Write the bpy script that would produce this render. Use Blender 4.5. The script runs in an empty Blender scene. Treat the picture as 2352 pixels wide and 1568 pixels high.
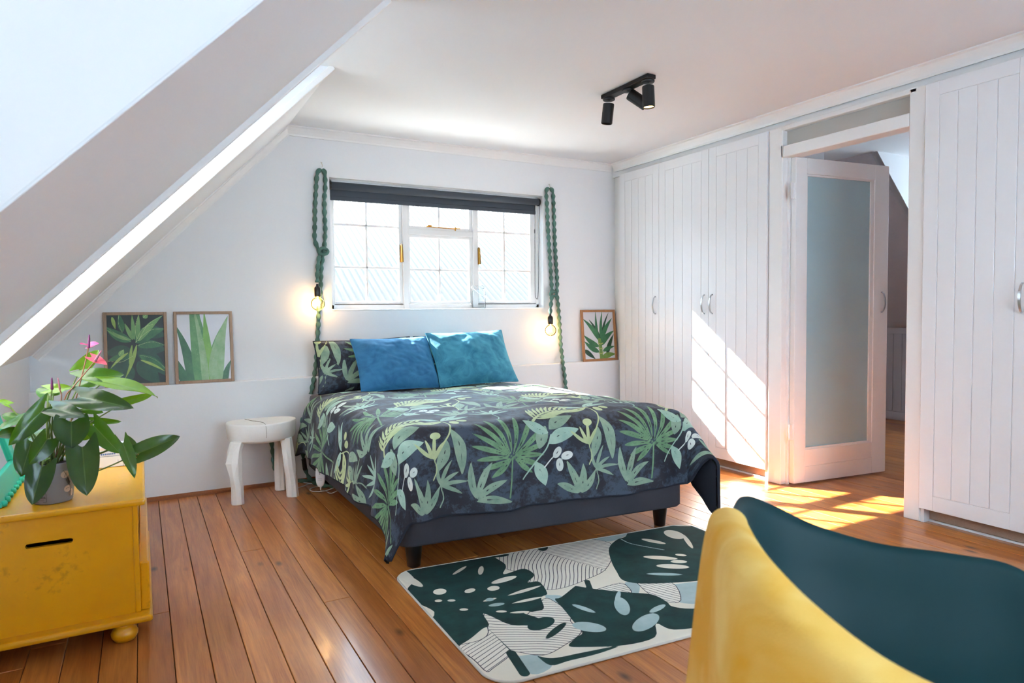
import bpy, bmesh, math, random
import numpy as np
from mathutils import Vector, Matrix, noise as mnoise

# ------------------------------------------------------------------ camera, world, sun, exposure
SC = bpy.context.scene
CAM_H = 1.15
YAW, PITCH, ROLL, FPX = 0.506305, -0.0443574, -0.01047, 1538.385
def cam_axes():
    f = np.array([math.sin(YAW)*math.cos(PITCH), math.cos(YAW)*math.cos(PITCH), math.sin(PITCH)])
    r = np.array([math.cos(YAW), -math.sin(YAW), 0.0]); u = np.cross(r, f)
    r2 = math.cos(ROLL)*r + math.sin(ROLL)*u
    return r2, np.cross(r2, f), f
AX, AU, AF = cam_axes()
cam_d = bpy.data.cameras.new('camera'); cam_d.sensor_width = 36.0; cam_d.lens = FPX/2352*36
cam_d.clip_start = 0.05
cam_d.dof.use_dof = True; cam_d.dof.focus_distance = 3.6; cam_d.dof.aperture_fstop = 4.5
cam = bpy.data.objects.new('camera', cam_d); SC.collection.objects.link(cam)
cam.matrix_world = Matrix(((AX[0], AU[0], -AF[0], 0), (AX[1], AU[1], -AF[1], 0), (AX[2], AU[2], -AF[2], CAM_H), (0, 0, 0, 1)))
SC.camera = cam
world = bpy.data.worlds.new('sky'); SC.world = world; world.use_nodes = True
bg = world.node_tree.nodes['Background']; bg.inputs[0].default_value = (0.61, 0.815, 1.0, 1); bg.inputs[1].default_value = 12.5
sun_d = bpy.data.lights.new('sun', 'SUN'); sun_d.energy = 74.0; sun_d.angle = math.radians(0.53); sun_d.color = (1.0, 0.95, 0.86)
sun = bpy.data.objects.new('sun', sun_d); SC.collection.objects.link(sun)
SUN_DIR = Vector((0.481, -0.699, -0.5295)).normalized()
sun.rotation_euler = (-SUN_DIR).to_track_quat('Z', 'Y').to_euler()
vs = SC.view_settings; vs.view_transform = 'Standard'; vs.look = 'None'; vs.gamma = 1.0; vs.exposure = 0.13; vs.use_curve_mapping = False
cy = SC.cycles
cy.max_bounces = 6; cy.diffuse_bounces = 4; cy.glossy_bounces = 3; cy.transmission_bounces = 4; cy.transparent_max_bounces = 10; cy.use_adaptive_sampling = True; cy.adaptive_threshold = 0.2; cy.adaptive_min_samples = 16
cy.caustics_reflective = False; cy.caustics_refractive = False; cy.sample_clamp_indirect = 8.0; cy.use_denoising = True

random.seed(7); rng = np.random.default_rng(7)
PI = math.pi
def at(x, y, Y=None, X=None, Z=None):
    """world point seen at photograph pixel (x, y) on the plane Y=, X= or Z="""
    d = AF + AX*(x-1176)/FPX - AU*(y-784)/FPX
    o = np.array([0, 0, CAM_H])
    t = Y/d[1] if Y is not None else (X/d[0] if X is not None else (Z-CAM_H)/d[2])
    return o + t*d

# ------------------------------------------------------------------ helpers
COL = SC.collection
class MB:
    def __init__(s): s.v = []; s.f = []
    def add(s, v, f):
        n = len(s.v); s.v += [tuple(map(float, p)) for p in v]; s.f += [tuple(i+n for i in q) for q in f]; return s
    def box(s, x0, x1, y0, y1, z0, z1):
        return s.add([(x0,y0,z0),(x1,y0,z0),(x1,y1,z0),(x0,y1,z0),(x0,y0,z1),(x1,y0,z1),(x1,y1,z1),(x0,y1,z1)],
                     [(3,2,1,0),(4,5,6,7),(0,1,5,4),(1,2,6,5),(2,3,7,6),(3,0,4,7)])
    def prism(s, pts, axis, a, b):
        """extrude a 2D polygon: axis 'y' -> pts are (x,z); 'x' -> (y,z); 'z' -> (x,y)"""
        def P(p, t): return {'y': (p[0], t, p[1]), 'x': (t, p[0], p[1]), 'z': (p[0], p[1], t)}[axis]
        n = len(pts); v = [P(p, a) for p in pts] + [P(p, b) for p in pts]
        f = [tuple(range(n))[::-1], tuple(range(n, 2*n))] + [(i, (i+1) % n, n+(i+1) % n, n+i) for i in range(n)]
        return s.add(v, f)
    def tube(s, path, rad, seg=8, cap=True):
        path = [Vector(p) for p in path]; n = len(path); rings = []
        t = (path[1]-path[0]).normalized(); nrm = t.orthogonal().normalized()
        for i, p in enumerate(path):
            t2 = (path[min(i+1, n-1)]-path[max(i-1, 0)]).normalized()
            q = t.rotation_difference(t2); nrm = (q @ nrm).normalized(); t = t2
            b = t.cross(nrm); r = rad(i/(n-1)) if callable(rad) else rad
            rings.append([p+(nrm*math.cos(2*PI*k/seg)+b*math.sin(2*PI*k/seg))*r for k in range(seg)])
        v = [q for ring in rings for q in ring]
        f = [(i*seg+k, i*seg+(k+1) % seg, (i+1)*seg+(k+1) % seg, (i+1)*seg+k) for i in range(n-1) for k in range(seg)]
        if cap: f += [tuple(range(seg))[::-1], tuple((n-1)*seg+k for k in range(seg))]
        return s.add(v, f)
    def lathe(s, prof, c=(0, 0, 0), seg=24, M=None):
        """prof: (r, z) from bottom to top"""
        v = []; f = []
        for r, z in prof:
            for k in range(seg):
                p = Vector((r*math.cos(2*PI*k/seg), r*math.sin(2*PI*k/seg), z))
                if M is not None: p = M @ p
                v.append((p.x+c[0], p.y+c[1], p.z+c[2]))
        for i in range(len(prof)-1):
            f += [(i*seg+k, i*seg+(k+1) % seg, (i+1)*seg+(k+1) % seg, (i+1)*seg+k) for k in range(seg)]
        f += [tuple(range(seg))[::-1], tuple((len(prof)-1)*seg+k for k in range(seg))]
        return s.add(v, f)
    def grid(s, P):
        """P: (n, m, 3) array"""
        n, m = P.shape[:2]
        idx = np.arange(n*m).reshape(n, m)
        f = np.stack([idx[:-1, :-1], idx[1:, :-1], idx[1:, 1:], idx[:-1, 1:]], -1).reshape(-1, 4)
        return s.add(P.reshape(-1, 3), f.tolist())
    def build(s, name, mat=None, parent=None, smooth=False, bevel=0, bseg=2):
        me = bpy.data.meshes.new(name); me.from_pydata(s.v, [], s.f); me.update()
        return link(name, me, mat, parent, smooth, bevel, bseg)
def link(name, me, mat=None, parent=None, smooth=False, bevel=0, bseg=2):
    bm = bmesh.new(); bm.from_mesh(me); bmesh.ops.recalc_face_normals(bm, faces=bm.faces); bm.to_mesh(me); bm.free()
    o = bpy.data.objects.new(name, me); COL.objects.link(o)
    if mat: me.materials.append(mat)
    if smooth: me.shade_smooth()
    if bevel:
        m = o.modifiers.new('bevel', 'BEVEL'); m.width = bevel; m.segments = bseg; m.limit_method = 'ANGLE'; m.angle_limit = 0.6
        m.harden_normals = False
    if parent is not None: o.parent = parent; o.matrix_parent_inverse = parent.matrix_world.inverted()
    return o
def empty(name, loc, label, cat, group=None):
    o = bpy.data.objects.new(name, None); COL.objects.link(o); o.location = loc; o.empty_display_size = 0.05
    o['label'] = label; o['category'] = cat
    if group: o['group'] = group
    bpy.context.view_layer.update()
    return o
def tag(o, label, cat, group=None):
    o['label'] = label; o['category'] = cat
    if group: o['group'] = group
    return o
def struct(o, label=None):
    o['kind'] = 'structure'
    if label: o['label'] = label
    return o
def solidify(o, t, off=-1): m = o.modifiers.new('solid', 'SOLIDIFY'); m.thickness = t; m.offset = off; return o
def subsurf(o, n=1): m = o.modifiers.new('sub', 'SUBSURF'); m.levels = n; m.render_levels = n; return o
def bez(pts, n=10):
    """Catmull-Rom through points"""
    P = [np.array(p, float) for p in pts]; Q = [2*P[0]-P[1]]+P+[2*P[-1]-P[-2]]; out = []
    for i in range(1, len(Q)-2):
        a, b, c, d = Q[i-1:i+3]
        for t in np.linspace(0, 1, n, endpoint=False):
            out.append(.5*((2*b)+(-a+c)*t+(2*a-5*b+4*c-d)*t*t+(-a+3*b-3*c+d)*t**3))
    out.append(P[-1]); return out
def fbm(x, y, sc=1.0, seed=0, oct=3):
    x = np.asarray(x, float); out = np.zeros_like(x); a = 1.0; r = np.random.default_rng(seed); tot = 0
    for o in range(oct):
        for k in range(5):
            th = r.uniform(0, 2*PI); ph = r.uniform(0, 2*PI); w = r.uniform(.7, 1.4)
            out += a*np.sin((x*np.cos(th)+y*np.sin(th))*sc*w*2*PI+ph)/3; 
        tot += a; sc *= 2.03; a *= .5
    return out/tot
# ------------------------------------------------------------------ materials
def srgb(r, g, b): return tuple(((c/255)/12.92 if c/255 <= .04045 else ((c/255+.055)/1.055)**2.4) for c in (r, g, b))+(1.0,)
class NT:
    def __init__(s, name):
        s.m = bpy.data.materials.new(name); s.m.use_nodes = True; s.t = s.m.node_tree; s.b = s.t.nodes['Principled BSDF']
    def n(s, ty, **kw):
        o = s.t.nodes.new(ty)
        for k, v in kw.items():
            if k.startswith('i_'): o.inputs[k[2:].replace('_', ' ')].default_value = v
            else: setattr(o, k, v)
        return o
    def l(s, a, b): s.t.links.new(a, b)
    def math(s, op, a, b=None, c=None):
        o = s.n('ShaderNodeMath', operation=op)
        for i, v in enumerate((a, b, c)):
            if v is None: continue
            if hasattr(v, 'links'): s.l(v, o.inputs[i])
            else: o.inputs[i].default_value = v
        return o.outputs[0]
    def mix(s, fac, a, b):
        o = s.n('ShaderNodeMix', data_type='RGBA')
        for sock, v in ((o.inputs[0], fac), (o.inputs[6], a), (o.inputs[7], b)):
            if hasattr(v, 'links'): s.l(v, sock)
            else: sock.default_value = v
        return o.outputs[2]
    def step(s, v, a, b):
        o = s.n('ShaderNodeMapRange'); s.l(v, o.inputs[0]); o.inputs[1].default_value = a; o.inputs[2].default_value = b
        o.inputs[3].default_value = 0; o.inputs[4].default_value = 1; return o.outputs[0]
    def noise(s, vec, scale, detail=3, rough=.55, dist=0.0):
        o = s.n('ShaderNodeTexNoise'); o.inputs['Scale'].default_value = scale; o.inputs['Detail'].default_value = detail
        o.inputs['Roughness'].default_value = rough; o.inputs['Distortion'].default_value = dist
        if vec is not None: s.l(vec, o.inputs['Vector'])
        return o.outputs[0]
    def objco(s, scale=(1, 1, 1)):
        c = s.n('ShaderNodeTexCoord'); m = s.n('ShaderNodeMapping'); s.l(c.outputs['Object'], m.inputs[0]); m.inputs['Scale'].default_value = scale
        return m.outputs[0]
    def bump(s, h, strength=.2, dist=.002):
        o = s.n('ShaderNodeBump'); o.inputs['Strength'].default_value = strength; o.inputs['Distance'].default_value = dist
        s.l(h, o.inputs['Height']); s.l(o.outputs[0], s.b.inputs['Normal'])
    def base(s, col): 
        if hasattr(col, 'links'): s.l(col, s.b.inputs['Base Color'])
        else: s.b.inputs['Base Color'].default_value = col
    def set(s, **kw):
        for k, v in kw.items(): s.b.inputs[k.replace('_', ' ')].default_value = v
        return s
    def attr(s, name, alpha=False):
        o = s.n('ShaderNodeAttribute', attribute_name=name); return o
def plain(name, rgb, rough=.5, metal=0, noise_amt=.06, nscale=20, bump=0, bscale=60, **kw):
    t = NT(name); c = srgb(*rgb); co = t.objco()
    n = t.noise(co, nscale, 4)
    d = tuple(x*(1-noise_amt) for x in c[:3])+(1,); u = tuple(min(1, x*(1+noise_amt)) for x in c[:3])+(1,)
    t.base(t.mix(n, d, u)); t.set(Roughness=rough, Metallic=metal)
    for k, v in kw.items(): t.b.inputs[k.replace('_', ' ')].default_value = v
    if bump: t.bump(t.noise(co, bscale, 4), bump, .003)
    return t.m
M = {}
M['wall'] = plain('white_plaster', (231, 232, 234), .75, noise_amt=.012, nscale=3, bump=.12, bscale=45)
M['ceil'] = plain('white_ceiling_paint', (230, 233, 237), .8, noise_amt=.01, nscale=2, bump=.05, bscale=30)
M['gloss_white'] = plain('white_gloss_paint', (238, 237, 236), .38, noise_amt=.01, nscale=4, bump=.03, bscale=20)
M['cabinet'] = plain('white_cabinet_lacquer', (238, 238, 240), .35, noise_amt=.008, nscale=4)
M['landing_wall'] = plain('grey_landing_paint', (196, 188, 190), .8, noise_amt=.03, nscale=30, bump=.2, bscale=120)
M['dark_void'] = plain('dark_gap', (30, 28, 28), .9)
M['kick'] = plain('beige_carpet_board', (176, 150, 132), .95, noise_amt=.25, nscale=260, bump=.5, bscale=300)
M['chrome'] = plain('brushed_steel', (190, 192, 196), .28, 1.0, .03)
M['brass'] = plain('aged_brass', (168, 128, 62), .35, 1.0, .1)
M['black_metal'] = plain('black_metal', (22, 22, 24), .42, .3, .1)
M['black_plastic'] = plain('black_plastic', (20, 19, 19), .35)
M['white_plastic'] = plain('white_plastic', (236, 238, 242), .35, noise_amt=.01)
M['blue_mark'] = plain('blue_print', (40, 70, 150), .5)
M['grey_mark'] = plain('grey_print', (150, 155, 165), .5)
M['blind'] = plain('charcoal_blind_fabric', (66, 74, 84), .75, noise_amt=.05, nscale=200)
M['frame_wood'] = None
def glass_mat(name, tint=(1, 1, 1, 1), gloss=.08, rough=.0):
    t = NT(name); t.t.nodes.remove(t.b); out = [n for n in t.t.nodes if n.type == 'OUTPUT_MATERIAL'][0]
    tr = t.n('ShaderNodeBsdfTransparent'); tr.inputs[0].default_value = tint
    gl = t.n('ShaderNodeBsdfGlossy'); gl.inputs['Roughness'].default_value = rough
    lw = t.n('ShaderNodeLayerWeight'); lw.inputs[0].default_value = gloss
    mx = t.n('ShaderNodeMixShader'); t.l(lw.outputs['Fresnel'], mx.inputs[0]); t.l(tr.outputs[0], mx.inputs[1]); t.l(gl.outputs[0], mx.inputs[2])
    t.l(mx.outputs[0], out.inputs[0]); return t.m
M['glass'] = glass_mat('window_glass')
M['jar_glass'] = glass_mat('jar_glass', (.97, .99, 1, 1), .06)
M['bulb_glass'] = glass_mat('amber_bulb_glass', (1.0, .88, .66, 1), .14)
def frosted(name='frosted_glass', rgb=(186, 216, 224)):
    t = NT(name); n = t.noise(t.objco(), 900, 2)
    t.base(srgb(*rgb)); t.set(Roughness=.4, Transmission_Weight=.2, IOR=1.2); t.bump(n, .25, .002); return t.m
M['frosted'] = frosted(); M['transom'] = frosted('transom_glass', (206, 200, 192))
def emis(name, rgb, s):
    t = NT(name); t.base((0, 0, 0, 1)); t.b.inputs['Emission Color'].default_value = srgb(*rgb); t.b.inputs['Emission Strength'].default_value = s; return t.m
M['filament'] = emis('glowing_filament', (255, 196, 110), 80)
M['spot_lens'] = emis('lit_spot_lens', (255, 214, 150), 14)
def wood_floor():
    t = NT('varnished_pine_boards')
    inf = t.n('ShaderNodeObjectInfo'); tc = t.n('ShaderNodeTexCoord')
    off = t.n('ShaderNodeVectorMath', operation='SCALE'); comb = t.n('ShaderNodeCombineXYZ')
    for i in range(3): t.l(inf.outputs['Random'], comb.inputs[i])
    t.l(comb.outputs[0], off.inputs[0]); off.inputs['Scale'].default_value = 37.0
    add = t.n('ShaderNodeVectorMath', operation='ADD'); t.l(tc.outputs['Object'], add.inputs[0]); t.l(off.outputs[0], add.inputs[1])
    def mp(sc):
        m = t.n('ShaderNodeMapping'); t.l(add.outputs[0], m.inputs[0]); m.inputs['Scale'].default_value = sc; return m.outputs[0]
    warp = t.noise(mp((3, 1.1, 3)), 1.3, 2)
    fig = t.noise(mp((15, .9, 15)), 1.6, 5, .6, 1.6)
    fine = t.noise(mp((90, 3, 30)), 3, 4)
    g = t.math('MULTIPLY_ADD', fig, .55, t.math('MULTIPLY_ADD', fine, .25, t.math('MULTIPLY', warp, .20)))
    ramp = t.n('ShaderNodeValToRGB'); t.l(g, ramp.inputs[0])
    e = ramp.color_ramp.elements; e[0].position = .34; e[0].color = srgb(158, 84, 34); e[1].position = .64; e[1].color = srgb(222, 146, 74)
    tone = t.n('ShaderNodeValToRGB'); t.l(inf.outputs['Random'], tone.inputs[0])
    e = tone.color_ramp.elements; e[0].color = (.72, .66, .62, 1); e[1].color = (1.08, 1.07, 1.05, 1)
    mul = t.n('ShaderNodeMix', data_type='RGBA', blend_type='MULTIPLY'); mul.inputs[0].default_value = 1
    t.l(ramp.outputs[0], mul.inputs[6]); t.l(tone.outputs[0], mul.inputs[7])
    big = t.noise(mp((4, .8, 4)), 1.6, 3)
    c = t.mix(t.math('MULTIPLY', t.step(big, .42, .8), .6), mul.outputs[2], srgb(146, 72, 24))
    vo = t.n('ShaderNodeTexVoronoi'); t.l(mp((8, 3.6, 8)), vo.inputs['Vector']); vo.inputs['Scale'].default_value = 1.0
    sep = t.n('ShaderNodeSeparateColor'); t.l(vo.outputs['Color'], sep.inputs[0])
    knot = t.math('MULTIPLY', t.math('MULTIPLY', t.step(vo.outputs['Distance'], .16, .05), .85), t.math('GREATER_THAN', sep.outputs[0], .72))
    c = t.mix(knot, c, srgb(52, 22, 8))
    t.base(c)
    t.set(Roughness=.32, Coat_Weight=.3, Coat_Roughness=.13)
    t.bump(fine, .06, .001); return t.m
M['floor'] = wood_floor()
def frame_wood(name, c0, c1):
    t = NT(name); n = t.noise(t.objco((30, 30, 4)), 4, 4); t.base(t.mix(n, srgb(*c0), srgb(*c1))); t.set(Roughness=.55); t.bump(n, .1, .001); return t.m
M['frame_wood'] = frame_wood('pale_oak', (138, 112, 90), (178, 150, 124))
M['frame_wood2'] = frame_wood('warm_oak', (140, 92, 54), (186, 134, 88))
M['skirt_wood'] = frame_wood('brown_quarter_round', (112, 58, 20), (150, 84, 34))
def yellow_paint():
    t = NT('chipped_yellow_paint'); co = t.objco((1, 1, 1))
    n = t.noise(co, 6, 5); d = t.noise(co, 40, 5)
    c = t.mix(n, srgb(220, 150, 2), srgb(240, 172, 8))
    dirt = t.step(t.math('MULTIPLY', n, d), .33, .46)
    c = t.mix(t.math('MULTIPLY', dirt, .45), c, srgb(134, 96, 12))
    t.base(c); t.set(Roughness=.3, Coat_Weight=.3, Coat_Roughness=.15); t.bump(t.noise(co, 16, 4), .08, .004); return t.m
M['yellow'] = yellow_paint()
M['white_wood'] = plain('white_painted_log', (248, 247, 244), .7, noise_amt=.04, nscale=14, bump=.35, bscale=28)
M['crack'] = plain('crack_brown', (130, 118, 108), .9)
def fabric(name, rgb, rough=.95, sc=900, sheen=0.0, var=.14):
    t = NT(name); co = t.objco(); c = srgb(*rgb)
    w = t.noise(co, sc, 2); n = t.noise(co, 7, 3)
    f = t.math('MULTIPLY_ADD', w, .6, t.math('MULTIPLY', n, .4))
    t.base(t.mix(t.step(f, .3, .7), tuple(x*(1-var) for x in c[:3])+(1,), tuple(min(1, x*(1+var)) for x in c[:3])+(1,)))
    t.set(Roughness=rough, Sheen_Weight=sheen, Sheen_Roughness=.35); t.bump(w, .3, .002); return t.m
M['bed_fabric'] = fabric('charcoal_bed_upholstery', (66, 66, 74), var=.22)
M['mattress'] = fabric('mauve_grey_sheet', (92, 82, 90))
M['lining'] = fabric('navy_duvet_underside', (34, 39, 52), var=.08)
M['rope'] = fabric('sage_green_cord', (84, 118, 107), sc=420, var=.35)
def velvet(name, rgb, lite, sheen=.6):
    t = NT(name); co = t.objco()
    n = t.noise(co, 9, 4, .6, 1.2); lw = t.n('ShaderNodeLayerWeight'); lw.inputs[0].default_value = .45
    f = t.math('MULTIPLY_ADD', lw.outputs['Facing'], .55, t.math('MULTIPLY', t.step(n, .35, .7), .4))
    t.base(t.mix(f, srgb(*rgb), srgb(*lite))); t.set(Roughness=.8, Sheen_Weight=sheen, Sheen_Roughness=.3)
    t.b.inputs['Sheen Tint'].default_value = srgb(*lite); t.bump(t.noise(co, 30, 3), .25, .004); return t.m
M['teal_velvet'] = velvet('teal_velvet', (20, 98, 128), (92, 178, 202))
M['blue_velvet'] = velvet('blue_velvet', (26, 92, 134), (72, 146, 192))
def throw_mat():
    t = NT('mustard_plush_throw'); co = t.objco()
    n = t.noise(co, 7, 3, .5, .8); w = t.noise(co, 500, 2)
    t.base(t.mix(t.step(n, .38, .66), srgb(234, 172, 44), srgb(246, 206, 116)))
    t.set(Roughness=.95, Sheen_Weight=.12, Sheen_Roughness=.5); t.b.inputs['Sheen Tint'].default_value = srgb(240, 210, 150)
    t.bump(w, .4, .003); return t.m
M['throw'] = throw_mat()
M['teal_shell'] = plain('dark_teal_plastic', (8, 50, 55), .55, noise_amt=.02, Specular_IOR_Level=.25)
M['beech'] = frame_wood('beech_leg', (190, 150, 104), (216, 180, 134))
M['pot'] = plain('grey_glazed_pot', (136, 136, 142), .45, noise_amt=.03)
M['pot_pink'] = plain('pot_print_blush', (206, 184, 172), .6)
M['pot_black'] = plain('pot_print_black', (44, 42, 44), .6)
M['soil'] = plain('dark_soil', (40, 28, 20), 1.0, noise_amt=.4, nscale=80, bump=1, bscale=90)
def leaf_mat(name, c0, c1, rough=.24):
    t = NT(name); co = t.objco(); n = t.noise(co, 18, 3); a = t.attr('vein')
    c = t.mix(n, srgb(*c0), srgb(*c1))
    c = t.mix(t.math('MULTIPLY', t.step(a.outputs['Fac'], .07, .0), .5), c, srgb(150, 176, 100))
    t.base(c); t.set(Roughness=rough, Subsurface_Weight=0.0); t.b.inputs['Specular IOR Level'].default_value = .55
    # leaves let light through
    out = [q for q in t.t.nodes if q.type == 'OUTPUT_MATERIAL'][0]
    tl = t.n('ShaderNodeBsdfTranslucent'); t.l(t.mix(n, srgb(96, 150, 20), srgb(130, 180, 30)), tl.inputs[0])
    ad = t.n('ShaderNodeMixShader'); ad.inputs[0].default_value = .22; t.l(t.b.outputs[0], ad.inputs[1]); t.l(tl.outputs[0], ad.inputs[2]); t.l(ad.outputs[0], out.inputs[0])
    t.bump(t.noise(co, 40, 2), .22, .004); return t.m
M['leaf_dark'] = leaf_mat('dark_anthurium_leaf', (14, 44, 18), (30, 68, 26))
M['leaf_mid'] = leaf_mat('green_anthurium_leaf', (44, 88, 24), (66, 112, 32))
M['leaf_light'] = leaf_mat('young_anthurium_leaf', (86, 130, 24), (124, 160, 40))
M['stem'] = plain('green_stem', (96, 116, 42), .5, noise_amt=.2)
M['stem_red'] = plain('reddish_stem', (150, 100, 62), .5, noise_amt=.2)
M['pink'] = plain('pink_spathe', (226, 76, 138), .35, noise_amt=.1)
M['coral'] = plain('coral_spathe', (236, 92, 112), .35, noise_amt=.1)
M['purple'] = plain('purple_spadix', (110, 34, 92), .5, noise_amt=.15)
M['mauve'] = plain('mauve_spadix', (168, 104, 120), .5, noise_amt=.15)
M['turquoise'] = plain('turquoise_paint', (40, 184, 156), .45, noise_amt=.06)
M['mirror'] = plain('mirror_glass', (225, 230, 232), .05, 1.0, 0.0)
M['paper'] = plain('white_paper', (232, 228, 222), .8, noise_amt=.03)
M['cover'] = plain('white_book_cover', (236, 232, 230), .4, noise_amt=.02)
M['cover_peach'] = plain('peach_print', (226, 204, 184), .5, noise_amt=.05)
M['cover_blue'] = plain('blue_cover_print', (86, 112, 158), .5)
M['cover_red'] = plain('red_cover_print', (190, 60, 96), .5)
M['ink'] = plain('ink', (52, 48, 54), .6)
M['nail'] = plain('cream_string', (214, 204, 190), .8)
M['rooftile'] = plain('pale_corrugated_sheet', (70, 67, 63), .6, noise_amt=.02, nscale=3)
M['outside'] = plain('pale_ground', (190, 190, 186), .9)
M['roof_block'] = plain('roof_felt', (150, 148, 146), .9)

# ------------------------------------------------------------------ distance-field prints (leaf shapes drawn in the cloth's own plane)
class Print:
    """signed distances of leaf classes at 2D points; the material turns them into crisp printed shapes"""
    def __init__(s, U, V, classes):
        s.U = U.ravel(); s.V = V.ravel(); s.c = {k: np.full(s.U.shape, .2) for k in classes}
    def put(s, k, m, d): s.c[k][m] = np.minimum(s.c[k][m], d)
    def _sel(s, x0, y0, x1, y1, pad):
        return np.nonzero((s.U > min(x0, x1)-pad) & (s.U < max(x0, x1)+pad) & (s.V > min(y0, y1)-pad) & (s.V < max(y0, y1)+pad))[0]
    def leaf(s, k, p0, p1, w, bend=0.0, peak=.45, vein=None, cut=None):
        """pointed leaf from p0 to p1 (half width w); bend bows the axis; vein / cut: classes for midrib"""
        p0 = np.array(p0, float); p1 = np.array(p1, float); L = np.linalg.norm(p1-p0)
        if L < 1e-5: return
        ax = (p1-p0)/L; nx = np.array([-ax[1], ax[0]]); m = s._sel(*p0, *p1, w+abs(bend)*L+.03)
        if not len(m): return
        dx = s.U[m]-p0[0]; dy = s.V[m]-p0[1]
        a = (dx*ax[0]+dy*ax[1])/L; t = dx*nx[0]+dy*nx[1]-bend*L*4*np.clip(a, 0, 1)*(1-np.clip(a, 0, 1))
        ac = np.clip(a, 1e-4, 1-1e-4)
        g = np.log(.5)/np.log(peak); prof = np.sin(PI*ac**g)**.9
        d = np.abs(t)-w*prof; over = np.maximum(np.maximum(-a, a-1), 0)*L
        d = np.where(over > 0, np.hypot(over, np.abs(t)), d*.92)
        s.put(k, m, d)
        if vein: s.put(vein, m, np.where((a > .28) & (a < .8), np.abs(t)-.0022*(1-ac)*(1+.8*np.sin(a*23)), .05))
    def stroke(s, k, pts, w, w1=None):
        pts = bez(pts, 6)
        for i in range(len(pts)-1):
            p, q = np.array(pts[i][:2]), np.array(pts[i+1][:2]); m = s._sel(*p, *q, w+.03)
            if not len(m): continue
            v = q-p; L2 = max(v@v, 1e-9); t = np.clip(((s.U[m]-p[0])*v[0]+(s.V[m]-p[1])*v[1])/L2, 0, 1)
            ww = w if w1 is None else w+(w1-w)*(i+t)/(len(pts)-1)
            s.put(k, m, np.hypot(s.U[m]-p[0]-t*v[0], s.V[m]-p[1]-t*v[1])-ww)
    def ell(s, k, c, a, b, ang=0.0):
        m = s._sel(c[0], c[1], c[0], c[1], max(a, b)+.04)
        if not len(m): return
        ca, sa = math.cos(ang), math.sin(ang); x = s.U[m]-c[0]; y = s.V[m]-c[1]; u = x*ca+y*sa; v = -x*sa+y*ca
        r = np.hypot(u/a, v/b); s.put(k, m, (r-1)*np.minimum(a, b))
    def poly(s, k, pts):
        P = np.array(pts, float); m = s._sel(*P.min(0), *P.max(0), .04)
        if not len(m): return
        x = s.U[m]; y = s.V[m]; d = np.full(x.shape, 1e9); ins = np.zeros(x.shape, bool); n = len(P)
        for i in range(n):
            p, q = P[i], P[(i+1) % n]; v = q-p; t = np.clip(((x-p[0])*v[0]+(y-p[1])*v[1])/max(v@v, 1e-12), 0, 1)
            d = np.minimum(d, np.hypot(x-p[0]-t*v[0], y-p[1]-t*v[1]))
            c = ((p[1] > y) != (q[1] > y)); xi = v[0]*(y-p[1])/(v[1] if abs(v[1]) > 1e-12 else 1e-12)+p[0]; ins ^= c & (x < xi)
        s.put(k, m, np.where(ins, -d, d))
def set_attr(me, name, arr):
    a = me.attributes.new(name, 'FLOAT', 'POINT'); a.data.foreach_set('value', np.asarray(arr, np.float32).ravel())
def print_mat(name, bgf, layers, rough=.85, edge=.0006, sheen=0, weave=700):
    """layers: (attribute, colour a, colour b, noise scale) painted in order over the ground"""
    t = NT(name); ax = t.attr('pu'); ay = t.attr('pv'); co = t.n('ShaderNodeCombineXYZ'); t.l(ax.outputs['Fac'], co.inputs[0]); t.l(ay.outputs['Fac'], co.inputs[1])
    v = co.outputs[0]; c = bgf(t, v)
    for att, a, b, sc in layers:
        f = t.step(t.attr(att).outputs['Fac'], edge, -edge); n = t.noise(v, sc, 4, .65)
        c = t.mix(f, c, t.mix(t.step(n, .3, .7), srgb(*a), srgb(*b)))
    t.base(c); t.set(Roughness=rough, Sheen_Weight=sheen)
    if weave: t.bump(t.noise(v, weave, 2), .2, .001)
    return t.m

# ================================================================== STRUCTURE
YB, YL, XR, ZC, XK, ZK = 4.75, 4.686, 3.64, 2.42, -0.57, 0.925      # back wall, ledge front, right wall, ceiling, knee wall
SL = 1.019; XJ = 0.912                                              # slope rises SL per metre, meets the flat ceiling at XJ
def xs(z): return XJ+(z-ZC)/SL
Y_NEAR = -1.8; D1 = (2.65, 3.52); D2 = (-1.0, 1.26); XD = -0.82; XD2 = -1.45      # the two dormers and their window walls, near one deepened for even light
# floor: dark sub-floor with separate boards
floor = struct(MB().box(-1.0, 6.9, Y_NEAR-.1, 4.9, -.08, -.022).build('floor', M['dark_void']), 'varnished orange-brown pine board floor')
def plank(x0, x1, y0, y1):
    g = .0012; b = .0016; x0 += g; x1 -= g; y0 += g; y1 -= g; cx, cy_ = (x0+x1)/2, (y0+y1)/2; hx, hy = (x1-x0)/2, (y1-y0)/2
    dz = random.uniform(-.0006, .0004)
    v = [(-hx,-hy,-.022),(hx,-hy,-.022),(hx,hy,-.022),(-hx,hy,-.022),(-hx,-hy,-b+dz),(hx,-hy,-b+dz),(hx,hy,-b+dz),(-hx,hy,-b+dz),
         (-hx+b,-hy+b,dz),(hx-b,-hy+b,dz),(hx-b,hy-b,dz),(-hx+b,hy-b,dz)]
    f = [(0,1,5,4),(1,2,6,5),(2,3,7,6),(3,0,4,7),(4,5,9,8),(5,6,10,9),(6,7,11,10),(7,4,8,11),(8,9,10,11)]
    o = MB().add(v, f).build('plank', M['floor'], floor); o.location = (cx, cy_, 0); return o
PW = .1083; x = -.043-PW*5
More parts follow.
